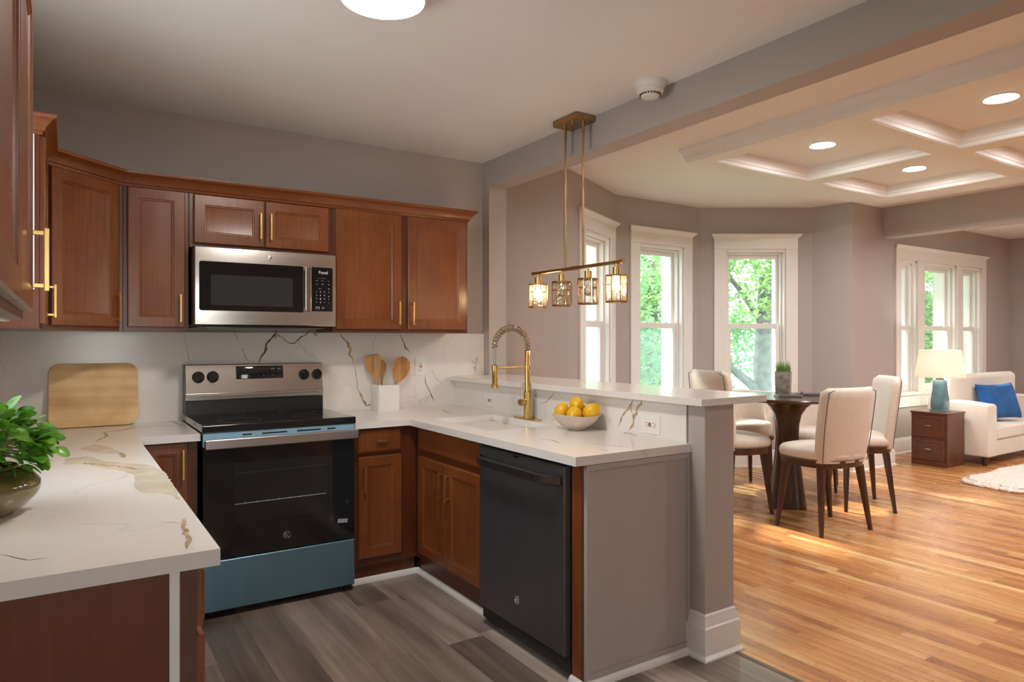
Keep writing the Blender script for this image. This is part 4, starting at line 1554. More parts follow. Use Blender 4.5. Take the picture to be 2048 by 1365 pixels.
# dishwasher ----------------------------------------------------------
DX = 1.668
t = thing('dishwasher', 'dark slate dishwasher with curved bar handle under the worktop', 'dishwasher', (1.95, 2.52, 0), world=True)
b = MB()
b.box(DX + 0.03, 2.27, 2.170, 2.858, 0.03, 0.872)
b.build('body', M['black'], t)
fd = face_x(DX, 2.846)
d = MB(); d.m = fd @ Matrix.Translation((0, 0.100, 0))
d.rects(0.672, 0.762, [(0, -0.030), (0, -0.005), (0.005, 0)])
do = d.build('door', M['black_steel'], t)
h = MB(); h.m = fd
ring = []
for i in range(17):
    x = 0.012 + 0.648 * i / 16
    e = min(1.0, min(i, 16 - i) / 2.0)
    y = 0.045 * math.sin(e * PI / 2) + 0.004 * math.sin(PI * i / 16)
    ring.append([(x, 0.784, y), (x, 0.824, y - 0.004), (x, 0.820, y + 0.012), (x, 0.790, y + 0.014)])
h.loft(ring)
h.build('handle', M['slate_handle'], do, smooth=50)
k = MB(); k.m = fd
k.box(0.30, 0.345, 0.850, 0.858, -0.002, 0.0012)
k.build('latch', M['chrome'], do)
lettering('door_print', fd, [('---', 0.32, 0.832, 0.012)], do, 'grey_print')
emblem(fd, 2.846 - 2.515, 0.224, 0.021, do, 'chrome', 'steel_mid')
k = MB()
k.box(DX + 0.075, DX + 0.085, 2.170, 2.858, 0.0, 0.095)
k.build('toe_panel', M['black'], t)
for x in (DX + 0.12, 2.2):
    for y in (2.22, 2.80):
        k = MB(); k.cyl((x, y, 0), (x, y, 0.035), 0.016)
        k.build('leg', M['black'], t)

# ------------------------------------------------------------------ sink, tap, outlets
t = thing('sink', 'white undermount sink set in the right worktop', 'sink', ((SX0 + SX1) / 2, (SY0 + SY1) / 2, 0.70), world=True)
k = MB()
zt = CZ - TH - 0.0005
outer = [(SX0 - 0.012, SY0 - 0.012), (SX1 + 0.012, SY0 - 0.012), (SX1 + 0.012, SY1 + 0.012), (SX0 - 0.012, SY1 + 0.012)]
cx, cy = (SX0 + SX1) / 2, (SY0 + SY1) / 2
w, h_ = SX1 - SX0, SY1 - SY0
rings = [[(x, y, z) for x, y in rrect(w + dx, h_ + dx, r, 6, cx, cy)] for dx, r, z in ((0.02, 0.03, zt), (0.02, 0.03, 0.72), (-0.06, 0.05, 0.70))]
inner = [[(x, y, z) for x, y in rrect(w + dx, h_ + dx, r, 6, cx, cy)] for dx, r, z in ((-0.06, 0.05, 0.706), (-0.01, 0.04, 0.73), (0.0, 0.03, 0.76), (0.0, 0.03, zt))]
k.loft(rings[::-1] + [], cap0=False, cap1=True)
k.loft(inner, cap0=True, cap1=False)
k.loft([inner[-1], rings[0]], False, False)
k.build('basin', M['porcelain'], t)
k = MB()
k.lathe([(0.045, 0.7062), (0.045, 0.709), (0.038, 0.7105), (0.030, 0.7075), (0.0002, 0.7075)], 28, (cx + 0.05, cy, 0), cap1=False)
k.build('drain', M['chrome'], t)

FX, FY = 2.236, 3.262
t = thing('faucet', 'brushed brass spring neck kitchen faucet behind the sink', 'faucet', (FX, FY, CZ), world=True)
k = MB(); k.m = Matrix.Translation((FX, FY, CZ))
k.prism(rrect(0.055, 0.25, 0.026, 8), 0.0, 0.006)
k.build('deck_plate', M['brass'], t, bev=0.002)
k = MB()
k.lathe([(0.027, 0.006), (0.027, 0.012), (0.0235, 0.014), (0.0235, 0.155), (0.018, 0.160), (0.0165, 0.165), (0.0165, 0.385), (0.013, 0.392)], 28, (FX, FY, CZ))
k.build('column', M['brass'], t)
k = MB()
lx, lz = FX - 0.018, CZ + 0.098
k.cyl((lx, FY, lz), (lx - 0.042, FY - 0.012, lz), 0.0185, 0.0185, 22)
lo = k.build('lever_hub', M['brass'], t)
k = MB()
k.cyl((lx - 0.030, FY - 0.009, lz), (lx - 0.032, FY - 0.010, lz + 0.108), 0.0045, 0.0040, 10)
k.build('lever', M['brass'], lo)
SPX = FX - 0.222
arc = [Vector((FX, FY, CZ + 0.39))]
R_, zc = 0.111, CZ + 0.410
for i in range(25):
    a = PI * i / 24
    arc.append(Vector((FX - R_ + R_ * math.cos(a), FY, zc + R_ * 1.02 * math.sin(a))))
hose = arc + [Vector((SPX, FY, zc - 0.05)), Vector((SPX, FY, CZ + 0.30))]
k = MB()
k.tube(hose, 0.0075, 10)
k.build('hose', M['grey_print'], t)
cum = [0.0]
for i in range(1, len(arc)):
    cum.append(cum[-1] + (arc[i] - arc[i - 1]).length)
turns, pts = 22, []
for i in range(turns * 14 + 1):
    s_ = cum[-1] * i / (turns * 14)
    j = max(q for q in range(len(cum)) if cum[q] <= s_ + 1e-9)
    j = min(j, len(arc) - 2)
    f_ = (s_ - cum[j]) / max(1e-6, cum[j + 1] - cum[j])
    p_ = arc[j].lerp(arc[j + 1], f_)
    tg = (arc[j + 1] - arc[j]).normalized()
    n1 = Vector((0, 1, 0))
    n2 = tg.cross(n1).normalized()
    a = 2 * PI * turns * i / (turns * 14)
    pts.append(p_ + (n1 * math.cos(a) + n2 * math.sin(a)) * 0.0170)
k = MB()
k.tube(pts, 0.0028, 6)
k.build('spring', M['brass_dark'], t)
k = MB()
k.cyl((FX, FY, CZ + 0.297), (SPX, FY, CZ + 0.297), 0.0065, n=12)
k.cyl((SPX, FY, CZ + 0.284), (SPX, FY, CZ + 0.31), 0.0185, n=24)
k.cyl((FX, FY, CZ + 0.282), (FX, FY, CZ + 0.312), 0.0185, n=24)
k.build('holder_arm', M['brass'], t)
k = MB()
k.lathe([(0.012, 0.315), (0.0165, 0.312), (0.0165, 0.215), (0.014, 0.208), (0.021, 0.200), (0.021, 0.188), (0.017, 0.184)][::-1], 26, (SPX, FY, CZ))
k.build('spray_head', M['brass'], t)


def outlet(fm, label, w=0.075, h=0.120, horiz=False):
    c0 = fm.to_translation()
    t_ = thing('wall_outlet', label, 'outlet', c0, group='white outlets', world=True)
    p_ = MB(); p_.m = fm
    p_.prism(rrect(w, h, 0.004), -0.001, 0.004)
    po = p_.build('cover_plate', M['plate'], t_, bev=0.002)
    q = MB(); q.m = fm @ (Matrix.Rotation(PI / 2, 4, 'Z') if horiz else Matrix.Identity(4))
    q.prism(rrect(0.033, 0.067, 0.003), 0.003, 0.0062)
    q.build('receptacle', M['plate'], po, bev=0.0008)
    s_ = MB(); s_.m = q.m
    for y in (-0.022, 0.022):
        s_.box(-0.009, -0.0065, y - 0.005, y + 0.005, 0.006, 0.0066)
        s_.box(0.0065, 0.009, y - 0.005, y + 0.005, 0.006, 0.0066)
        s_.box(-0.0025, 0.0025, y - 0.012, y - 0.008, 0.006, 0.0066)
    s_.box(-0.010, 0.010, 0.002, 0.007, 0.0062, 0.0072)
    s_.build('slots', M['socket_dark'], po, smooth=0)
    r_ = MB(); r_.m = q.m
    r_.box(-0.010, 0.010, -0.007, -0.001, 0.0062, 0.0074)
    r_.build('reset_button', M['red_button'], po, smooth=0)
    return t_


outlet(basis((2.033, YB - 0.0192, 1.188), (1, 0, 0), (0, 0, 1), (0, -1, 0)), 'white outlet on the splashback right of the utensil crock', 0.084, 0.126)
outlet(basis((2.2998, 3.782, 0.978), (0, -1, 0), (0, 0, 1), (-1, 0, 0)), 'white outlet under the bar near the corner, behind the faucet', 0.125, 0.085, True)
outlet(basis((2.2998, 2.334, 0.972), (0, -1, 0), (0, 0, 1), (-1, 0, 0)), 'white outlet under the bar at its open end, right of the lemons', 0.125, 0.088, True)

# ------------------------------------------------------------------ things on the worktops
ROUND = 40
# cutting board leaning on the splashback
t = thing('cutting_board', 'pale wooden cutting board leaning on the splashback', 'cutting board', (0.13, 4.17, CZ))
k = MB()
tilt = math.radians(10)
k.m = Matrix.Translation((0, 0.034, 0.0005)) @ Matrix.Rotation(-tilt, 4, 'X')
k.m = k.m @ basis((0, 0, 0.166), (1, 0, 0), (0, 0, 1), (0, -1, 0))
k.prism(rrect(0.405, 0.332, 0.055, 10), 0.0, 0.018)
k.build('board', M['board'], t, bev=0.003)

# utensil crock
CX_, CY_ = 1.742, 4.165
t = thing('utensil_crock', 'white square-shouldered crock holding wooden spoons by the splashback', 'crock', (CX_, CY_, CZ))
k = MB()
for a in (0,):
    o_ = [superell(0.078 * s_, 0.066 * s_, 6, 48) for s_ in (0.97, 1.0, 1.0, 0.985, 0.93, 0.93, 0.92)]
    zs = (0.0, 0.006, 0.160, 0.166, 0.164, 0.02, 0.012)
    k.loft([[(x, y, z) for x, y in r] for r, z in zip(o_, zs)])
k.build('pot', M['porcelain'], t, smooth=50)


def utensil(name, label, base, top, prof, thick, roll=0.0, cup=0.0):
    """Flat wooden tool from base to top; prof = (distance, half width) along it."""
    b, tp = Vector(base), Vector(top)
    ax_ = (tp - b).normalized()
    side = ax_.cross(Vector((0, 1, 0))).normalized()
    side = (Matrix.Rotation(roll, 3, ax_) @ side)
    nn = side.cross(ax_)
    mb_ = MB()
    rings_ = []
    L_ = (tp - b).length
    for s_, w_, th in prof:
        c_ = ax_ * (s_ * L_)
        ring_ = []
        for x, y in superell(w_, th, 2.5, 16):
            bend = cup * (1 - (x / max(w_, 1e-4)) ** 2) * min(1, w_ / 0.03)
            ring_.append(c_ + side * x + nn * (y + bend))
        rings_.append(ring_)
    mb_.loft(rings_)
    mb_.v = [v_ + b for v_ in mb_.v]
    mb_.pivot = b
    return tag(mb_.build(name, M['utensil'], smooth=60), label, 'utensil', 'wooden utensils in the crock')


sp = [(0, .006, .005), (.40, .008, .005), (.48, .012, .005), (.58, .040, .004), (.70, .062, .004), (.85, .066, .004), (.95, .050, .004), (1.0, .016, .003)]
utensil('wooden_spoon', 'broad wooden spoon leaning right in the crock', (1.765, 4.165, 0.935), (1.885, 4.19, 1.255), sp, 0.008, 0.15, 0.016)
utensil('wooden_spatula', 'wooden spatula leaning left in the crock', (1.715, 4.15, 0.935), (1.650, 4.185, 1.275),
        [(0, .006, .005), (.5, .007, .005), (.58, .018, .005), (.70, .044, .004), (.9, .054, .004), (.98, .048, .004), (1.0, .034, .003)], 0.008, -0.2, 0.008)
utensil('wooden_spoon', 'slender wooden spoon standing upright at the back of the crock', (1.725, 4.205, 0.935), (1.745, 4.228, 1.235),
        [(0, .005, .005), (.6, .006, .005), (.72, .012, .005), (.82, .028, .004), (.92, .030, .004), (1.0, .010, .003)], 0.008, 0.1, 0.012)

# bowl of lemons
BX, BY = 2.175, 2.735
t = thing('fruit_bowl', 'shallow cream bowl of lemons on the worktop end', 'bowl', (BX, BY, CZ))
k = MB()
prof = [(0.040, 0.0), (0.044, 0.004), (0.075, 0.020), (0.112, 0.052), (0.124, 0.074), (0.128, 0.078), (0.124, 0.080), (0.118, 0.074), (0.100, 0.050), (0.066, 0.024), (0.03, 0.014), (0.0003, 0.013)]
rings = []
for r, z in prof:
    rings.append([(r * (1 + 0.03 * math.cos(3 * a)) * math.cos(a), r * (1 + 0.03 * math.cos(3 * a)) * math.sin(a), z * (1 + 0.05 * math.cos(2 * a))) for a in [2 * PI * j / 48 for j in range(48)]])
k.loft(rings, True, False)
k.build('dish', M['bowl'], t, smooth=60)


def lemon(label, loc, rot, s_=1.0):
    mb_ = MB()
    mb_.m = Euler(rot).to_matrix().to_4x4() @ Matrix.Scale(s_, 4)
    pr = [(0.0003, -0.050), (0.005, -0.049), (0.009, -0.045), (0.018, -0.039), (0.028, -0.028), (0.034, -0.012), (0.0355, 0.002), (0.033, 0.016), (0.026, 0.029), (0.016, 0.039), (0.009, 0.044), (0.005, 0.047), (0.0003, 0.048)]
    mb_.lathe(pr, 28, cap0=False, cap1=False)
    o_ = mb_.build('lemon', M['lemon'], smooth=60)
    o_.location = loc
    return tag(o_, label, 'lemon', 'lemons in the bowl')


lemon('lemon at the left end of the bowl, standing on its tip', (BX - 0.052, BY + 0.054, CZ + 0.088), (0.25, 0.2, 0.5), 1.1)
lemon('lemon at the front of the bowl, lowest and lying sideways', (BX - 0.045, BY - 0.040, CZ + 0.084), (1.35, 0.2, 2.2), 1.08)
lemon('lemon at the right end of the bowl', (BX + 0.045, BY - 0.062, CZ + 0.092), (0.5, 0.6, 0.3), 1.14)
lemon('lemon at the back left of the bowl, half hidden', (BX + 0.048, BY + 0.052, CZ + 0.088), (1.2, 0.3, 1.3), 1.08)
lemon('topmost lemon in the middle of the heap', (BX + 0.008, BY + 0.010, CZ + 0.128), (1.45, 0.1, 2.5), 1.04)

# potted plant on the left worktop
t = thing('potted_plant', 'bushy green plant in a round olive vase on the left worktop', 'plant', (-0.184, 2.23, CZ + 0.001))
k = MB()
pr = [(0.070, 0.0), (0.074, 0.006), (0.100, 0.022), (0.124, 0.048), (0.1325, 0.068)]
k.lathe(pr, 56, cap1=False)
band = MB()
vo = None
pr2 = [(0.1325, 0.068), (0.130, 0.085), (0.116, 0.102), (0.094, 0.115), (0.082, 0.120), (0.084, 0.126), (0.078, 0.128), (0.076, 0.122), (0.076, 0.110)]
v_ = MB()
v_.mi = []
v_.lathe(pr + pr2[1:], 56, cap1=False)
for i, f in enumerate(v_.f):
    z = sum(v_.v[j].z for j in f) / len(f)
    v_.mi[i] = 1 if z < 0.066 else 0
v_.build('vase', [M['vase'], M['vase_band']], t, smooth=60)
s_ = MB()
s_.lathe([(0.0765, 0.110), (0.04, 0.114), (0.0003, 0.115)], 32, cap1=False)
s_.build('soil', M['soil'], t)


def leaf_shape(mb_, L_, w_, curl, fold, m, n=7):
    """One oval leaf along local +X, folded on its midrib and curling down at the tip."""
    vs, fs = [], []
    for i in range(n + 1):
        s = i / n
        hw = w_ * math.sqrt(max(0.0, math.sin(PI * min(1, s * 0.97 + 0.015)))) * (0.82 + 0.28 * s)
        x = L_ * s
        z = -curl * s * s
        for q in (-1, -0.5, 0, 0.5, 1):
            vs.append((x, hw * q, z + fold * abs(q) * hw))
    for i in range(n):
        for j in range(4):
            a = i * 5 + j
            fs.append((a, a + 1, a + 6, a + 5))
    keep = mb_.m
    mb_.m = m
    mb_.add(vs, fs)
    mb_.m = keep


rnd = random.Random(11)
fo, stm = MB(), MB()
fo.raw = True
for i in range(430):
    a = rnd.uniform(0, 2 * PI)
    el = math.asin(rnd.uniform(-0.32, 1.0))
    rr = rnd.uniform(0.62, 1.0)
    R0 = 0.158
    p_ = Vector((math.cos(a) * math.cos(el) * R0 * rr, math.sin(a) * math.cos(el) * R0 * rr, 0.164 + math.sin(el) * 0.118 * rr))
    outd = Vector((math.cos(a) * math.cos(el), math.sin(a) * math.cos(el), math.sin(el) * 0.6 + 0.12)).normalized()
    side = Vector((-math.sin(a), math.cos(a), 0))
    up_ = outd.cross(side) * -1
    up_ = side.cross(outd) * -1 if side.cross(outd).z < 0 else side.cross(outd)
    m = basis(p_, outd, side, up_)
    m = m @ Euler((rnd.uniform(-.7, .7), rnd.uniform(-.3, .7), rnd.uniform(-.8, .8))).to_matrix().to_4x4()
    L_ = rnd.uniform(0.032, 0.052)
    leaf_shape(fo, L_, L_ * rnd.uniform(.34, .44), L_ * rnd.uniform(.1, .5), rnd.uniform(.05, .35), m)
    if i % 5 == 0:
        stm.tube([(rnd.uniform(-.03, .03), rnd.uniform(-.03, .03), 0.12), (p_.x * .5, p_.y * .5, 0.10 + p_.z * .45), tuple(p_)], [0.0025, 0.002, 0.0014], 5)
fo.build('foliage', M['leaf'], t, smooth=60)
stm.build('stems', M['stem'], t)

# ------------------------------------------------------------------ dining set
FB = [M['fabric'], M['piping']]


def dining_chair(label, loc, az, scale=1.0, top=1.04):
    """Upholstered dining chair facing azimuth az (degrees from +Y towards +X); seat, rail, back with piping, four tapered legs."""
    t_ = thing('dining_chair', label, 'chair', (loc[0], loc[1], 0), -math.radians(az), 'cream dining chairs')
    hw, hd, zr = 0.270, 0.250, 0.470
    r_ = MB()
    r_.loft([[(x, y, z) for x, y in superell(hw * f, hd * f, 2.6, 48)] for f, z in ((0.93, zr - 0.004), (0.97, zr), (1.0, zr + 0.045), (1.0, zr + 0.052))])
    r_.build('seat_rail', M['walnut'], t_, smooth=50)
    p_ = MB()
    for z in (zr + 0.054,):
        ring = [(x, y, z) for x, y in superell(hw * 1.012, hd * 1.012, 2.6, 48)]
        p_.tube(ring + ring[:1], 0.004, 6, False)
    s_ = MB()
    s_.loft([[(x, y, z) for x, y in superell(hw * f, hd * f, 2.6, 48)] for f, z in
             ((0.99, zr + 0.052), (1.02, zr + 0.066), (1.03, zr + 0.085), (1.01, zr + 0.108), (0.95, zr + 0.125), (0.80, zr + 0.136), (0.5, zr + 0.142), (0.1, zr + 0.143))])
    so = s_.build('seat_cushion', M['fabric'], t_, smooth=70)
    p_.build('piping', M['piping'], so)
    # back: a padded slab, slightly wrapped and leaning
    b_ = MB()
    z0, z1 = zr + 0.035, top
    rings_ = []
    edges = [[], []]
    nz_ = 14
    for i in range(nz_ + 1):
        f = i / nz_
        if f > 0.9:
            q = (f - 0.9) / 0.1
            wf = 0.86 + 0.14 * math.sqrt(max(0, 1 - q * q))
            tf = 0.35 + 0.65 * math.sqrt(max(0, 1 - q * q))
        else:
            wf, tf = 1.0, 1.0
        w = (0.232 + 0.016 * math.sin(f * PI * 0.75)) * wf
        th = 0.040 * tf
        z = z0 + (z1 - z0) * (f if f <= 0.9 else 0.9 + 0.1 * math.sin((f - 0.9) / 0.1 * PI / 2))
        yb = -0.212 - 0.075 * f
        ring = []
        for x, y in superell(w, th, 5, 40):
            wrap = 0.055 * (x / 0.24) ** 2
            ring.append((x, yb + y + wrap, z))
        rings_.append(ring)
        for e, sg in enumerate((-1, 1)):
            edges[e].append((sg * w * 0.955, yb - th + 0.055 * (w * 0.955 / 0.24) ** 2 - 0.001, z))
    b_.loft(rings_)
    bo = b_.build('backrest', M['fabric'], t_, smooth=60)
    q = MB()
    q.tube(edges[0][:-1] + [((edges[0][-1][0] * (1 - k_ / 8) + edges[1][-1][0] * k_ / 8), edges[0][-1][1] - 0.0 - 0.030 * (1 - (2 * k_ / 8 - 1) ** 2), edges[0][-1][2] - 0.006) for k_ in range(1, 8)] + edges[1][-2::-1], 0.0032, 6)
    q.build('piping', M['piping'], bo)
    for x, y, fx, fy in ((0.205, 0.130, 0.275, 0.155), (-0.205, 0.130, -0.275, 0.155), (0.190, -0.165, 0.245, -0.215), (-0.190, -0.165, -0.245, -0.215)):
        l_ = MB()
        rr = []
        for f, hw_ in ((0, 0.0125), (0.5, 0.018), (1.0, 0.0235)):
            cx_, cy_ = fx + (x - fx) * f, fy + (y - fy) * f
            rr.append([(cx_ + a, cy_ + b, zr * f) for a, b in rrect(2 * hw_, 2 * hw_, 0.005, 2)])
        l_.loft(rr)
        l_.build('leg', M['walnut'], t_, smooth=40)
    if scale != 1.0:
        t_.scale = (scale,) * 3
    return t_


dining_chair('nearest cream chair, its back turned, in front of the dark pedestal table', (4.655, 2.975), 8.5, 1.0, 1.035)
dining_chair('cream chair with tall slim profile right of the pedestal table, beyond the nearest chair', (5.50, 3.20), -46, 1.0, 1.07)
dining_chair('cream chair left of the pedestal table, partly hidden behind the bar post', (4.575, 3.70), 104, 1.0, 1.125)

TX, TY, TZ = 4.985, 3.49, 0.905
t = thing('dining_table', 'small dark round pedestal table between the cream chairs', 'table', (TX, TY, 0))
k = MB()
k.lathe([(0.42, TZ - 0.030), (0.448, TZ - 0.022), (0.452, TZ - 0.010), (0.446, TZ), (0.0003, TZ)], 64, cap1=False)
k.build('tabletop', M['walnut'], t, smooth=40)
k = MB()
rings = []
for z, r in ((0, .150), (.02, .150), (.10, .140), (.25, .118), (.42, .098), (.56, .088), (.68, .094), (.76, .112), (.82, .150), (.86, .200), (TZ - .03, .225)):
    ring = []
    for j in range(64):
        a = 2 * PI * j / 64
        ring.append((r * (1 + 0.13 * math.cos(4 * a)) * math.cos(a), r * (1 + 0.13 * math.cos(4 * a)) * math.sin(a), z))
    rings.append(ring)
k.loft(rings)
k.build('pedestal', M['walnut'], t, smooth=60)


def tub_chair(label, loc, az, sc):
    t_ = thing('tub_chair', label, 'chair', (loc[0], loc[1], 0), -math.radians(az), 'low cream tub chairs by the bay')
    s_ = MB()
    s_.loft([[(x, y, z) for x, y in superell(0.25 * f, 0.24 * f, 2.4, 40)] for f, z in ((0.96, 0.44), (1.0, 0.46), (1.0, 0.52), (0.93, 0.545), (0.6, 0.555), (0.1, 0.557))])
    s_.build('seat_cushion', M['fabric'], t_, smooth=60)
    r_ = MB()
    r_.loft([[(x, y, z) for x, y in superell(0.26 * f, 0.25 * f, 2.4, 40)] for f, z in ((0.95, 0.40), (1.0, 0.41), (1.0, 0.439))])
    r_.build('seat_rail', M['walnut'], t_, smooth=40)
    b_ = MB()
    n = 28
    rings_ = []
    for i in range(n + 1):
        a = PI + PI * (i / n) * 1.06 - 0.09
        e = min(1.0, math.sin(PI * i / n) * 2.6 + 0.25)
        ztop = 0.46 + 0.33 * math.sqrt(min(1, e))
        ring = []
        for x, z in superell(0.028, (ztop - 0.44) / 2, 4, 20):
            ring.append(((0.255 + x) * math.cos(a), (0.245 + x) * math.sin(a), 0.44 + (ztop - 0.44) / 2 + z))
        rings_.append(ring)
    b_.loft(rings_)
    b_.build('backrest', M['fabric'], t_, smooth=60)
    for x, y in ((.17, .16), (-.17, .16), (.17, -.16), (-.17, -.16)):
        l_ = MB()
        l_.loft([[(x * g + a, y * g + b, z) for a, b in rrect(w, w, .004, 2)] for g, w, z in ((1.12, .022, 0), (1.0, .038, .405))])
        l_.build('leg', M['walnut'], t_)
    t_.scale = (sc,) * 3
    return t_


tub_chair('low cream tub chair behind the table left of its pedestal', (5.28, 4.20), 205, 1.12)
tub_chair('low cream tub chair behind the nearest chair, right of the table pedestal', (5.83, 3.80), 240, 1.0)

# on the table
t = thing('glass_planter', 'square smoked glass planter of grass on the dining table', 'planter', (TX + 0.07, TY + 0.085, TZ), 0.5)
k = MB()
w = 0.062
k.loft([[(x, y, z) for x, y in rrect(2 * w * f, 2 * w * f, 0.008, 3)] for f, z in ((0.88, 0.0), (0.92, 0.008), (1.0, 0.200), (0.95, 0.200), (0.86, 0.02))])
k.build('pot', M['planter'], t, smooth=30)
g = MB(); g.raw = True
rnd = random.Random(5)
for i in range(230):
    x, y = rnd.uniform(-.05, .05), rnd.uniform(-.05, .05)
    a = rnd.uniform(0, 2 * PI)
    hgt = rnd.uniform(0.05, 0.125)
    ln = rnd.uniform(0.0, 0.05)
    dx, dy = math.cos(a), math.sin(a)
    wv = Vector((-dy, dx, 0)) * 0.0024
    b0 = Vector((x, y, 0.175))
    m1 = b0 + Vector((dx * ln * .35, dy * ln * .35, hgt * .6))
    e1 = b0 + Vector((dx * ln, dy * ln, hgt))
    g.add([b0 - wv, b0 + wv, m1 + wv * .8, m1 - wv * .8, e1], [(0, 1, 2, 3), (3, 2, 4)])
g.build('grass', M['grass'], t, smooth=0)
k = MB()
rnd = random.Random(8)
for i in range(26):
    a, r = rnd.uniform(0, 2 * PI), rnd.uniform(0, .034)
    rr = rnd.uniform(.012, .020)
    k.lathe([(0.0004, -rr), (rr * .7, -rr * .7), (rr, 0), (rr * .7, rr * .7), (0.0004, rr)], 10, (r * math.cos(a), r * math.sin(a), 0.172), cap0=False, cap1=False)
k.build('moss', M['leaf'], t, smooth=60)


def tray(label, x, y, rz, w, d):
    mb_ = MB()
    mb_.prism(rrect(w, d, 0.012), 0.0, 0.012)
    mb_.prism(rrect(w * .92, d * .92, 0.010), 0.012, 0.020)
    o_ = mb_.build('slate_board', M['slate_tray'], bev=0.002)
    o_.location = (x, y, TZ)
    o_.rotation_euler.z = rz
    return tag(o_, label, 'serving board', 'slate boards on the dining table')


tray('dark slate board under the window side of the table left of the planter', TX - 0.075, TY - 0.06, -0.58, 0.19, 0.12)
tray('dark slate board on the table right of the planter', TX + 0.22, TY - 0.05, -0.58, 0.19, 0.12)
k = MB()
k.lathe([(0.012, 0), (0.013, 0.003), (0.004, 0.008), (0.004, 0.02), (0.011, 0.028), (0.013, 0.038), (0.008, 0.045), (0.0003, 0.046)], 16, cap1=False)
o = k.build('salt_shaker', M['chrome'])
o.location = (TX + 0.055, TY - 0.10, TZ)
tag(o, 'tiny silver shaker between the two slate boards', 'shaker')

# ------------------------------------------------------------------ living room
NX0, NX1, NY0, NY1, NZ = 7.86, 8.25, 3.575, 3.945, 0.585
t = thing('nightstand', 'two drawer mahogany bedside chest left of the white sofa', 'nightstand', ((NX0 + NX1) / 2, (NY0 + NY1) / 2, 0), world=True)
k = MB()
k.box(NX0 + 0.008, NX1, NY0, NY1, 0.0, NZ - 0.022)
k.build('body', M['mahogany'], t, bev=0.003)
k = MB()
k.box(NX0 - 0.008, NX1 + 0.008, NY0 - 0.008, NY1 + 0.008, NZ - 0.022, NZ)
k.build('top', M['mahogany'], t, bev=0.006, seg=3)
fn = face_x(NX0 + 0.008, NY1 - 0.02)
for z0, z1 in ((0.060, 0.285), (0.310, 0.545)):
    d = panel('drawer', fn, 0, NY1 - NY0 - 0.04, z0, z1, t, [(0, -0.006), (0, 0.010), (0.004, 0.014), (0.030, 0.014), (0.034, 0.009)], 'mahogany')
    h = MB(); h.m = fn @ Matrix.Translation(((NY1 - NY0 - 0.04) / 2, (z0 + z1) / 2 + 0.01, 0.009))
    h.box(-0.032, 0.032, -0.006, 0.006, 0.012, 0.020)
    for x in (-0.026, 0.026):
        h.box(x - 0.004, x + 0.004, -0.004, 0.004, 0, 0.014)
    h.build('handle', M['steel_mid'], d, bev=0.002)
LX, LY = 8.055, 3.735
t = thing('table_lamp', 'teal glass table lamp with lit white shade on the bedside chest', 'lamp', (LX, LY, NZ))
k = MB()
k.loft([[(x, y, z) for x, y in rrect(2 * w_, 2 * w_, 0.010, 3)] for w_, z in ((0.078, 0.0), (0.078, 0.014), (0.070, 0.020))])
k.build('base', M['teal_glass'], t)
k = MB()
k.loft([[(x, y, z) for x, y in rrect(2 * w_, 2 * w_, 0.012, 3)] for w_, z in ((0.066, 0.020), (0.072, 0.06), (0.070, 0.12), (0.058, 0.24), (0.052, 0.335), (0.048, 0.345))])
k.build('body', M['teal_glass'], t, smooth=30)
k = MB()
k.cyl((0, 0, 0.345), (0, 0, 0.362), 0.042, n=24)
k.cyl((0, 0, 0.36), (0, 0, 0.43), 0.014, n=16)
k.build('neck', M['chrome'], t)
k = MB()
k.lathe([(0.245, 0.375), (0.200, 0.672), (0.197, 0.672), (0.242, 0.375)], 64, cap0=False, cap1=False)
k.build('lamp_shade', M['shade'], t, smooth=50)
k = MB()
k.lathe([(0.012, 0.43), (0.018, 0.45), (0.034, 0.49), (0.036, 0.52), (0.026, 0.545), (0.0004, 0.553)], 20, cap1=False)
k.build('bulb', M['bulb_lamp'], t, smooth=60)
k = MB()
for q in range(3):
    a = q * 2 * PI / 3
    k.cyl((0, 0, 0.60), (0.2085 * math.cos(a), 0.2085 * math.sin(a), 0.60), 0.0025, n=6)
k.cyl((0, 0, 0.55), (0, 0, 0.61), 0.004, n=8)
k.build('harp', M['chrome'], t)

# sofa
S0, S1, SF, SB = 8.29, 10.05, 3.352, 4.12
t = thing('sofa', 'white upholstered two seat sofa beside the bedside chest', 'sofa', ((S0 + S1) / 2, 3.75, 0), world=True)
k = MB()
k.box(S0 + 0.201, S1 - 0.201, SF + 0.02, 3.765, 0.10, 0.275)
k.build('base', M['fabric_white'], t, bev=0.012, seg=3)
for x in (S0, S1 - 0.20):
    k = MB()
    rr = []
    prof_ = [(SF, 0.10), (SF, 0.650), (SF + 0.02, 0.668), (3.60, 0.690), (3.755, 0.695), (3.755, 0.10)]
    k.loft([[(xx, y, z) for y, z in prof_] for xx in (x, x + 0.20)])
    k.build('arm', M['fabric_white'], t, bev=0.020, seg=4)
k = MB()
prof_ = [(3.768, 0.10), (3.758, 0.60), (3.755, 0.935), (3.80, 0.975), (3.87, 0.968), (3.93, 0.930), (3.99, 0.60), (4.01, 0.10)]
k.loft([[(xx, y, z) for y, z in prof_] for xx in (S0 + 0.01, S1 - 0.03)])
k.build('backrest', M['fabric_white'], t, bev=0.022, seg=4)
for x0_, x1_ in ((S0 + 0.203, (S0 + S1) / 2 - 0.003), ((S0 + S1) / 2 + 0.003, S1 - 0.203)):
    k = MB()
    k.box(x0_, x1_, SF + 0.005, 3.765, 0.277, 0.418)
    k.build('seat_cushion', M['fabric_white'], t, bev=0.028, seg=4)
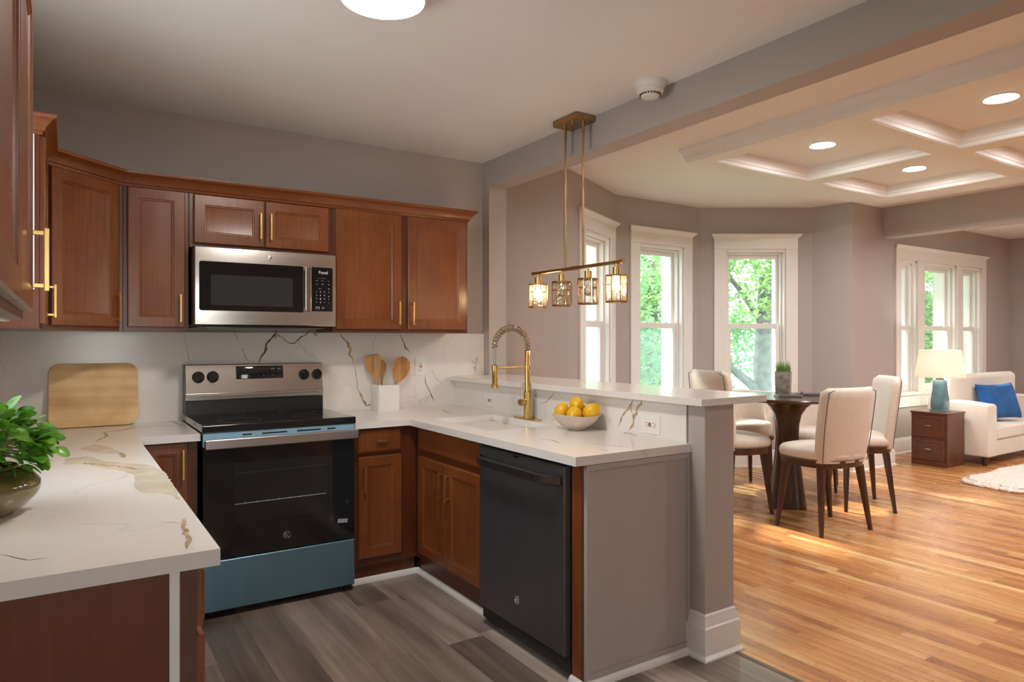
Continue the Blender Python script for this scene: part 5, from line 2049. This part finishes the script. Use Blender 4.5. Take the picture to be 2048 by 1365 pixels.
for x in (S0 + 0.08, S1 - 0.08):
    for y in (SF + 0.07, SB - 0.08):
        k = MB()
        k.lathe([(0.022, 0), (0.030, 0.02), (0.032, 0.05), (0.026, 0.06), (0.034, 0.102)], 18, (x, y, 0))
        k.build('leg', M['walnut'], t)

# velvet cushion
k = MB()
n = 18
for side in (1, -1):
    vs, fs = [], []
    for i in range(n + 1):
        for j in range(n + 1):
            u, v = i / n * 2 - 1, j / n * 2 - 1
            ed = (1 - u ** 4) * (1 - v ** 4)
            pin = 1 - 0.06 * (1 - abs(u) ** 2) * (v * v) - 0.06 * (1 - v * v) * (u * u)
            vs.append((u * 0.30 * (1 - 0.07 * (1 - v * v)), side * 0.075 * max(0, ed) ** 0.45, v * 0.215 * (1 - 0.09 * (1 - u * u))))
    for i in range(n):
        for j in range(n):
            a = i * (n + 1) + j
            fs.append((a, a + 1, a + n + 2, a + n + 1))
    k.add(vs, fs)
o = k.build('throw_pillow', M['blue_velvet'], smooth=80)
o.location = (9.14, 3.600, 0.652)
o.rotation_euler = (math.radians(-17), math.radians(-1), math.radians(-14))
tag(o, 'bright blue velvet pillow leaning on the white sofa', 'pillow')

# sheepskin rug
rnd = random.Random(3)
k = MB()
out = [(7.19, 3.12), (7.45, 3.20), (7.80, 3.16), (8.15, 3.20), (8.6, 3.17), (9.1, 3.2), (9.35, 3.0), (9.3, 2.5), (9.05, 2.15), (8.5, 2.05), (7.9, 2.12), (7.4, 2.30), (7.12, 2.58), (7.10, 2.85)]
dense = []
for i in range(len(out)):
    p0_, p1_, p2_, p3_ = (Vector(out[(i + q) % len(out)]) for q in (-1, 0, 1, 2))
    for j in range(12):
        f = j / 12
        q = 0.5 * ((2 * p1_) + (p2_ - p0_) * f + (2 * p0_ - 5 * p1_ + 4 * p2_ - p3_) * f * f + (3 * p1_ - p0_ - 3 * p2_ + p3_) * f ** 3)
        dense.append(q)
cx, cy = 8.2, 2.65
rings = []
for f, z in ((1.0, 0.002), (1.006, 0.014), (0.985, 0.030), (0.95, 0.038), (0.85, 0.042), (0.7, 0.042), (0.5, 0.043), (0.3, 0.042), (0.1, 0.042)):
    ring = []
    for q in dense:
        jf = f + (rnd.uniform(-.006, .006) if f > 0.9 else rnd.uniform(-.02, .02))
        ring.append((cx + (q.x - cx) * jf, cy + (q.y - cy) * jf, z + (rnd.uniform(-.005, .006) if f < 1 else 0)))
    rings.append(ring)
k.loft(rings)
k.pivot = (cx, cy, 0)
ro = tag(k.build('sheepskin_rug', M['shaggy'], smooth=80), 'shaggy white rug on the oak floor in front of the sofa', 'rug')
tf = MB(); tf.raw = True
for i in range(5200):
    if i % 3:
        q = dense[rnd.randrange(len(dense))]
        f = rnd.uniform(0.93, 1.0)
    else:
        q = dense[rnd.randrange(len(dense))]
        f = math.sqrt(rnd.random())
    x, y = cx + (q.x - cx) * f, cy + (q.y - cy) * f
    a = rnd.uniform(0, 2 * PI) if f < .93 else math.atan2(q.y - cy, q.x - cx) + rnd.uniform(-.7, .7)
    l_ = rnd.uniform(.02, .045)
    z = 0.034 if f < .95 else 0.018
    d_ = Vector((math.cos(a), math.sin(a), rnd.uniform(-.25, .6) if f < .95 else rnd.uniform(-.35, .3)))
    s_ = Vector((-math.sin(a), math.cos(a), 0)) * rnd.uniform(.003, .006)
    b0 = Vector((x, y, z))
    e_ = b0 + d_ * l_
    e_.z = max(0.002, e_.z)
    tf.add([b0 - s_, b0 + s_, e_], [(0, 1, 2)])
tf.v = [v - Vector((cx, cy, 0)) for v in tf.v]
fl = tf.build('fleece', M['shaggy'], ro, smooth=0)
fl['kind'] = 'stuff'

# ------------------------------------------------------------------ outdoors
GZ = -1.6
k = MB()
k.box(-30, 60, 5.9, 70, GZ - 0.2, GZ)
structure(k.build('ground_lawn', M['lawn'], smooth=0), 'lawn outside the windows')


def tree(label, x, y, trunk_h, r, crown, n, seed, mat, leaf=0.13, branches=(), lean=0.0, dens=1.0):
    """crown = list of (dx, dy, z, rx, rz) puffs; leaves are small bent quads around the puff shells."""
    rnd_ = random.Random(seed)
    t_ = thing('tree', label, 'tree', (x, y, GZ), group='trees outside the windows')
    tr = MB()
    pts_ = [(0, 0, 0), (0.03, 0.0, trunk_h * .3), (-0.04 + lean * .3, 0.05, trunk_h * .6), (lean, 0.02, trunk_h)]
    tr.tube(pts_, [r * 1.25, r, r * .9, r * .6], 12)
    to = tr.build('trunk', M['bark'], t_, smooth=60)
    for bp, rr in branches:
        b_ = MB()
        b_.tube(bp, [rr * (1 - .7 * i / (len(bp) - 1)) for i in range(len(bp))], 9)
        b_.build('branch', M['bark'], to, smooth=60)
    f_ = MB(); f_.raw = True
    tot = sum(c[3] ** 2 * c[4] for c in crown)
    for c in crown:
        for i in range(int(n * c[3] ** 2 * c[4] / tot)):
            a, e = rnd_.uniform(0, 2 * PI), math.asin(rnd_.uniform(-1, 1))
            q = rnd_.uniform(0.25, 1.0) ** 0.6
            p_ = Vector((c[0] + math.cos(a) * math.cos(e) * c[3] * q, c[1] + math.sin(a) * math.cos(e) * c[3] * q, c[2] + math.sin(e) * c[4] * q))
            if noise.noise(p_ * 1.6 + Vector((seed, 0, 0))) < -0.28 * dens:
                continue
            mrot = Euler((rnd_.uniform(-.9, .9), rnd_.uniform(-.9, .9), rnd_.uniform(0, 6.28))).to_matrix().to_4x4()
            l_ = leaf * rnd_.uniform(.6, 1.25)
            f_.m = Matrix.Translation(p_) @ mrot
            f_.add([(-l_ * .5, 0, 0), (0, -l_ * .32, .02 * l_), (l_ * .55, 0, -.12 * l_), (0, l_ * .32, .02 * l_)], [(0, 1, 2, 3)])
    f_.m = Matrix.Identity(4)
    f_.build('foliage', M[mat], t_, smooth=0)
    return t_


H = 1.6
tree('spreading tree with grey trunk and low limb seen through the right bay window', 11.15, 8.25, 4.2, 0.20,
     [(0, 0, 3.6 + H, 1.9, 1.1), (-1.3, .6, 2.6 + H, 1.1, .8), (1.2, -.4, 2.8 + H, 1.3, .9), (-.6, -.6, 2.2 + H, .9, .5), (.9, .6, 1.6 + H, 1.0, .6), (-1.6, .2, 1.2 + H, .6, .45)], 9000, 1, 'tree_leaf', 0.13,
     [([(0.02, 0, 1.75), (-.25, .12, 2.1), (-.62, .3, 2.42), (-1.2, .5, 2.75)], .12), ([(0, 0, 2.9), (.35, -.2, 3.5), (.8, -.3, 4.3)], .09), ([(-.03, 0, 3.2), (-.5, .2, 3.9), (-1.0, .4, 4.5)], .08)])
tree('leafy tree with dark limbs seen through the middle bay window', 12.6, 12.7, 5.0, 0.2,
     [(0, 0, 3.4 + H, 2.2, 1.4), (-1.4, .2, 2.0 + H, 1.4, 1.0), (1.3, 0, 1.6 + H, 1.4, .9), (-.2, -.4, .6 + H, 1.5, .7)], 10000, 2, 'tree_leaf', 0.15,
     [([(0, 0, 2.6), (-.7, -.1, 3.0), (-1.5, -.2, 3.1)], .10), ([(0, 0, 3.3), (.6, -.1, 3.8), (1.3, -.2, 4.0)], .08)])
tree('cool green bushy tree behind the leafy ones beyond the bay', 18.0, 18.6, 4.5, 0.22,
     [(0, 0, 3.0 + H, 3.4, 1.8), (-2.6, .6, 1.4 + H, 2.6, 1.5), (2.2, -1.0, 1.2 + H, 2.8, 1.5), (0, 0, -.2 + H, 3.2, 1.0)], 12000, 3, 'tree_leaf_cool', 0.2)
tree('small round tree seen in the left slant of the bay', 7.2, 8.7, 3.4, 0.14,
     [(0, 0, 2.7 + H, 1.2, 1.1), (.4, 0, 1.2 + H, 1.2, .9), (.1, 0, 0 + H, 1.2, .7)], 6000, 4, 'tree_leaf_cool', 0.14)
tree('tall clipped green tree seen through the triple window', 17.2, 7.9, 4.4, 0.16,
     [(0, 0, 3.0 + H, 1.5, 1.5), (-.3, .2, 1.2 + H, 1.5, 1.3), (.6, 0, 0 + H, 1.6, 1.0), (2.2, -.4, 2.0 + H, 1.4, 1.6)], 11000, 5, 'tree_leaf', 0.12)
tree('broad green tree far beyond the triple window', 25.5, 12.2, 4.6, 0.2,
     [(0, 0, 2.8 + H, 2.6, 1.8), (2.4, -1.2, 1.8 + H, 2.4, 1.8), (-1.6, .8, .8 + H, 2.2, 1.4)], 10000, 6, 'tree_leaf_cool', 0.2)
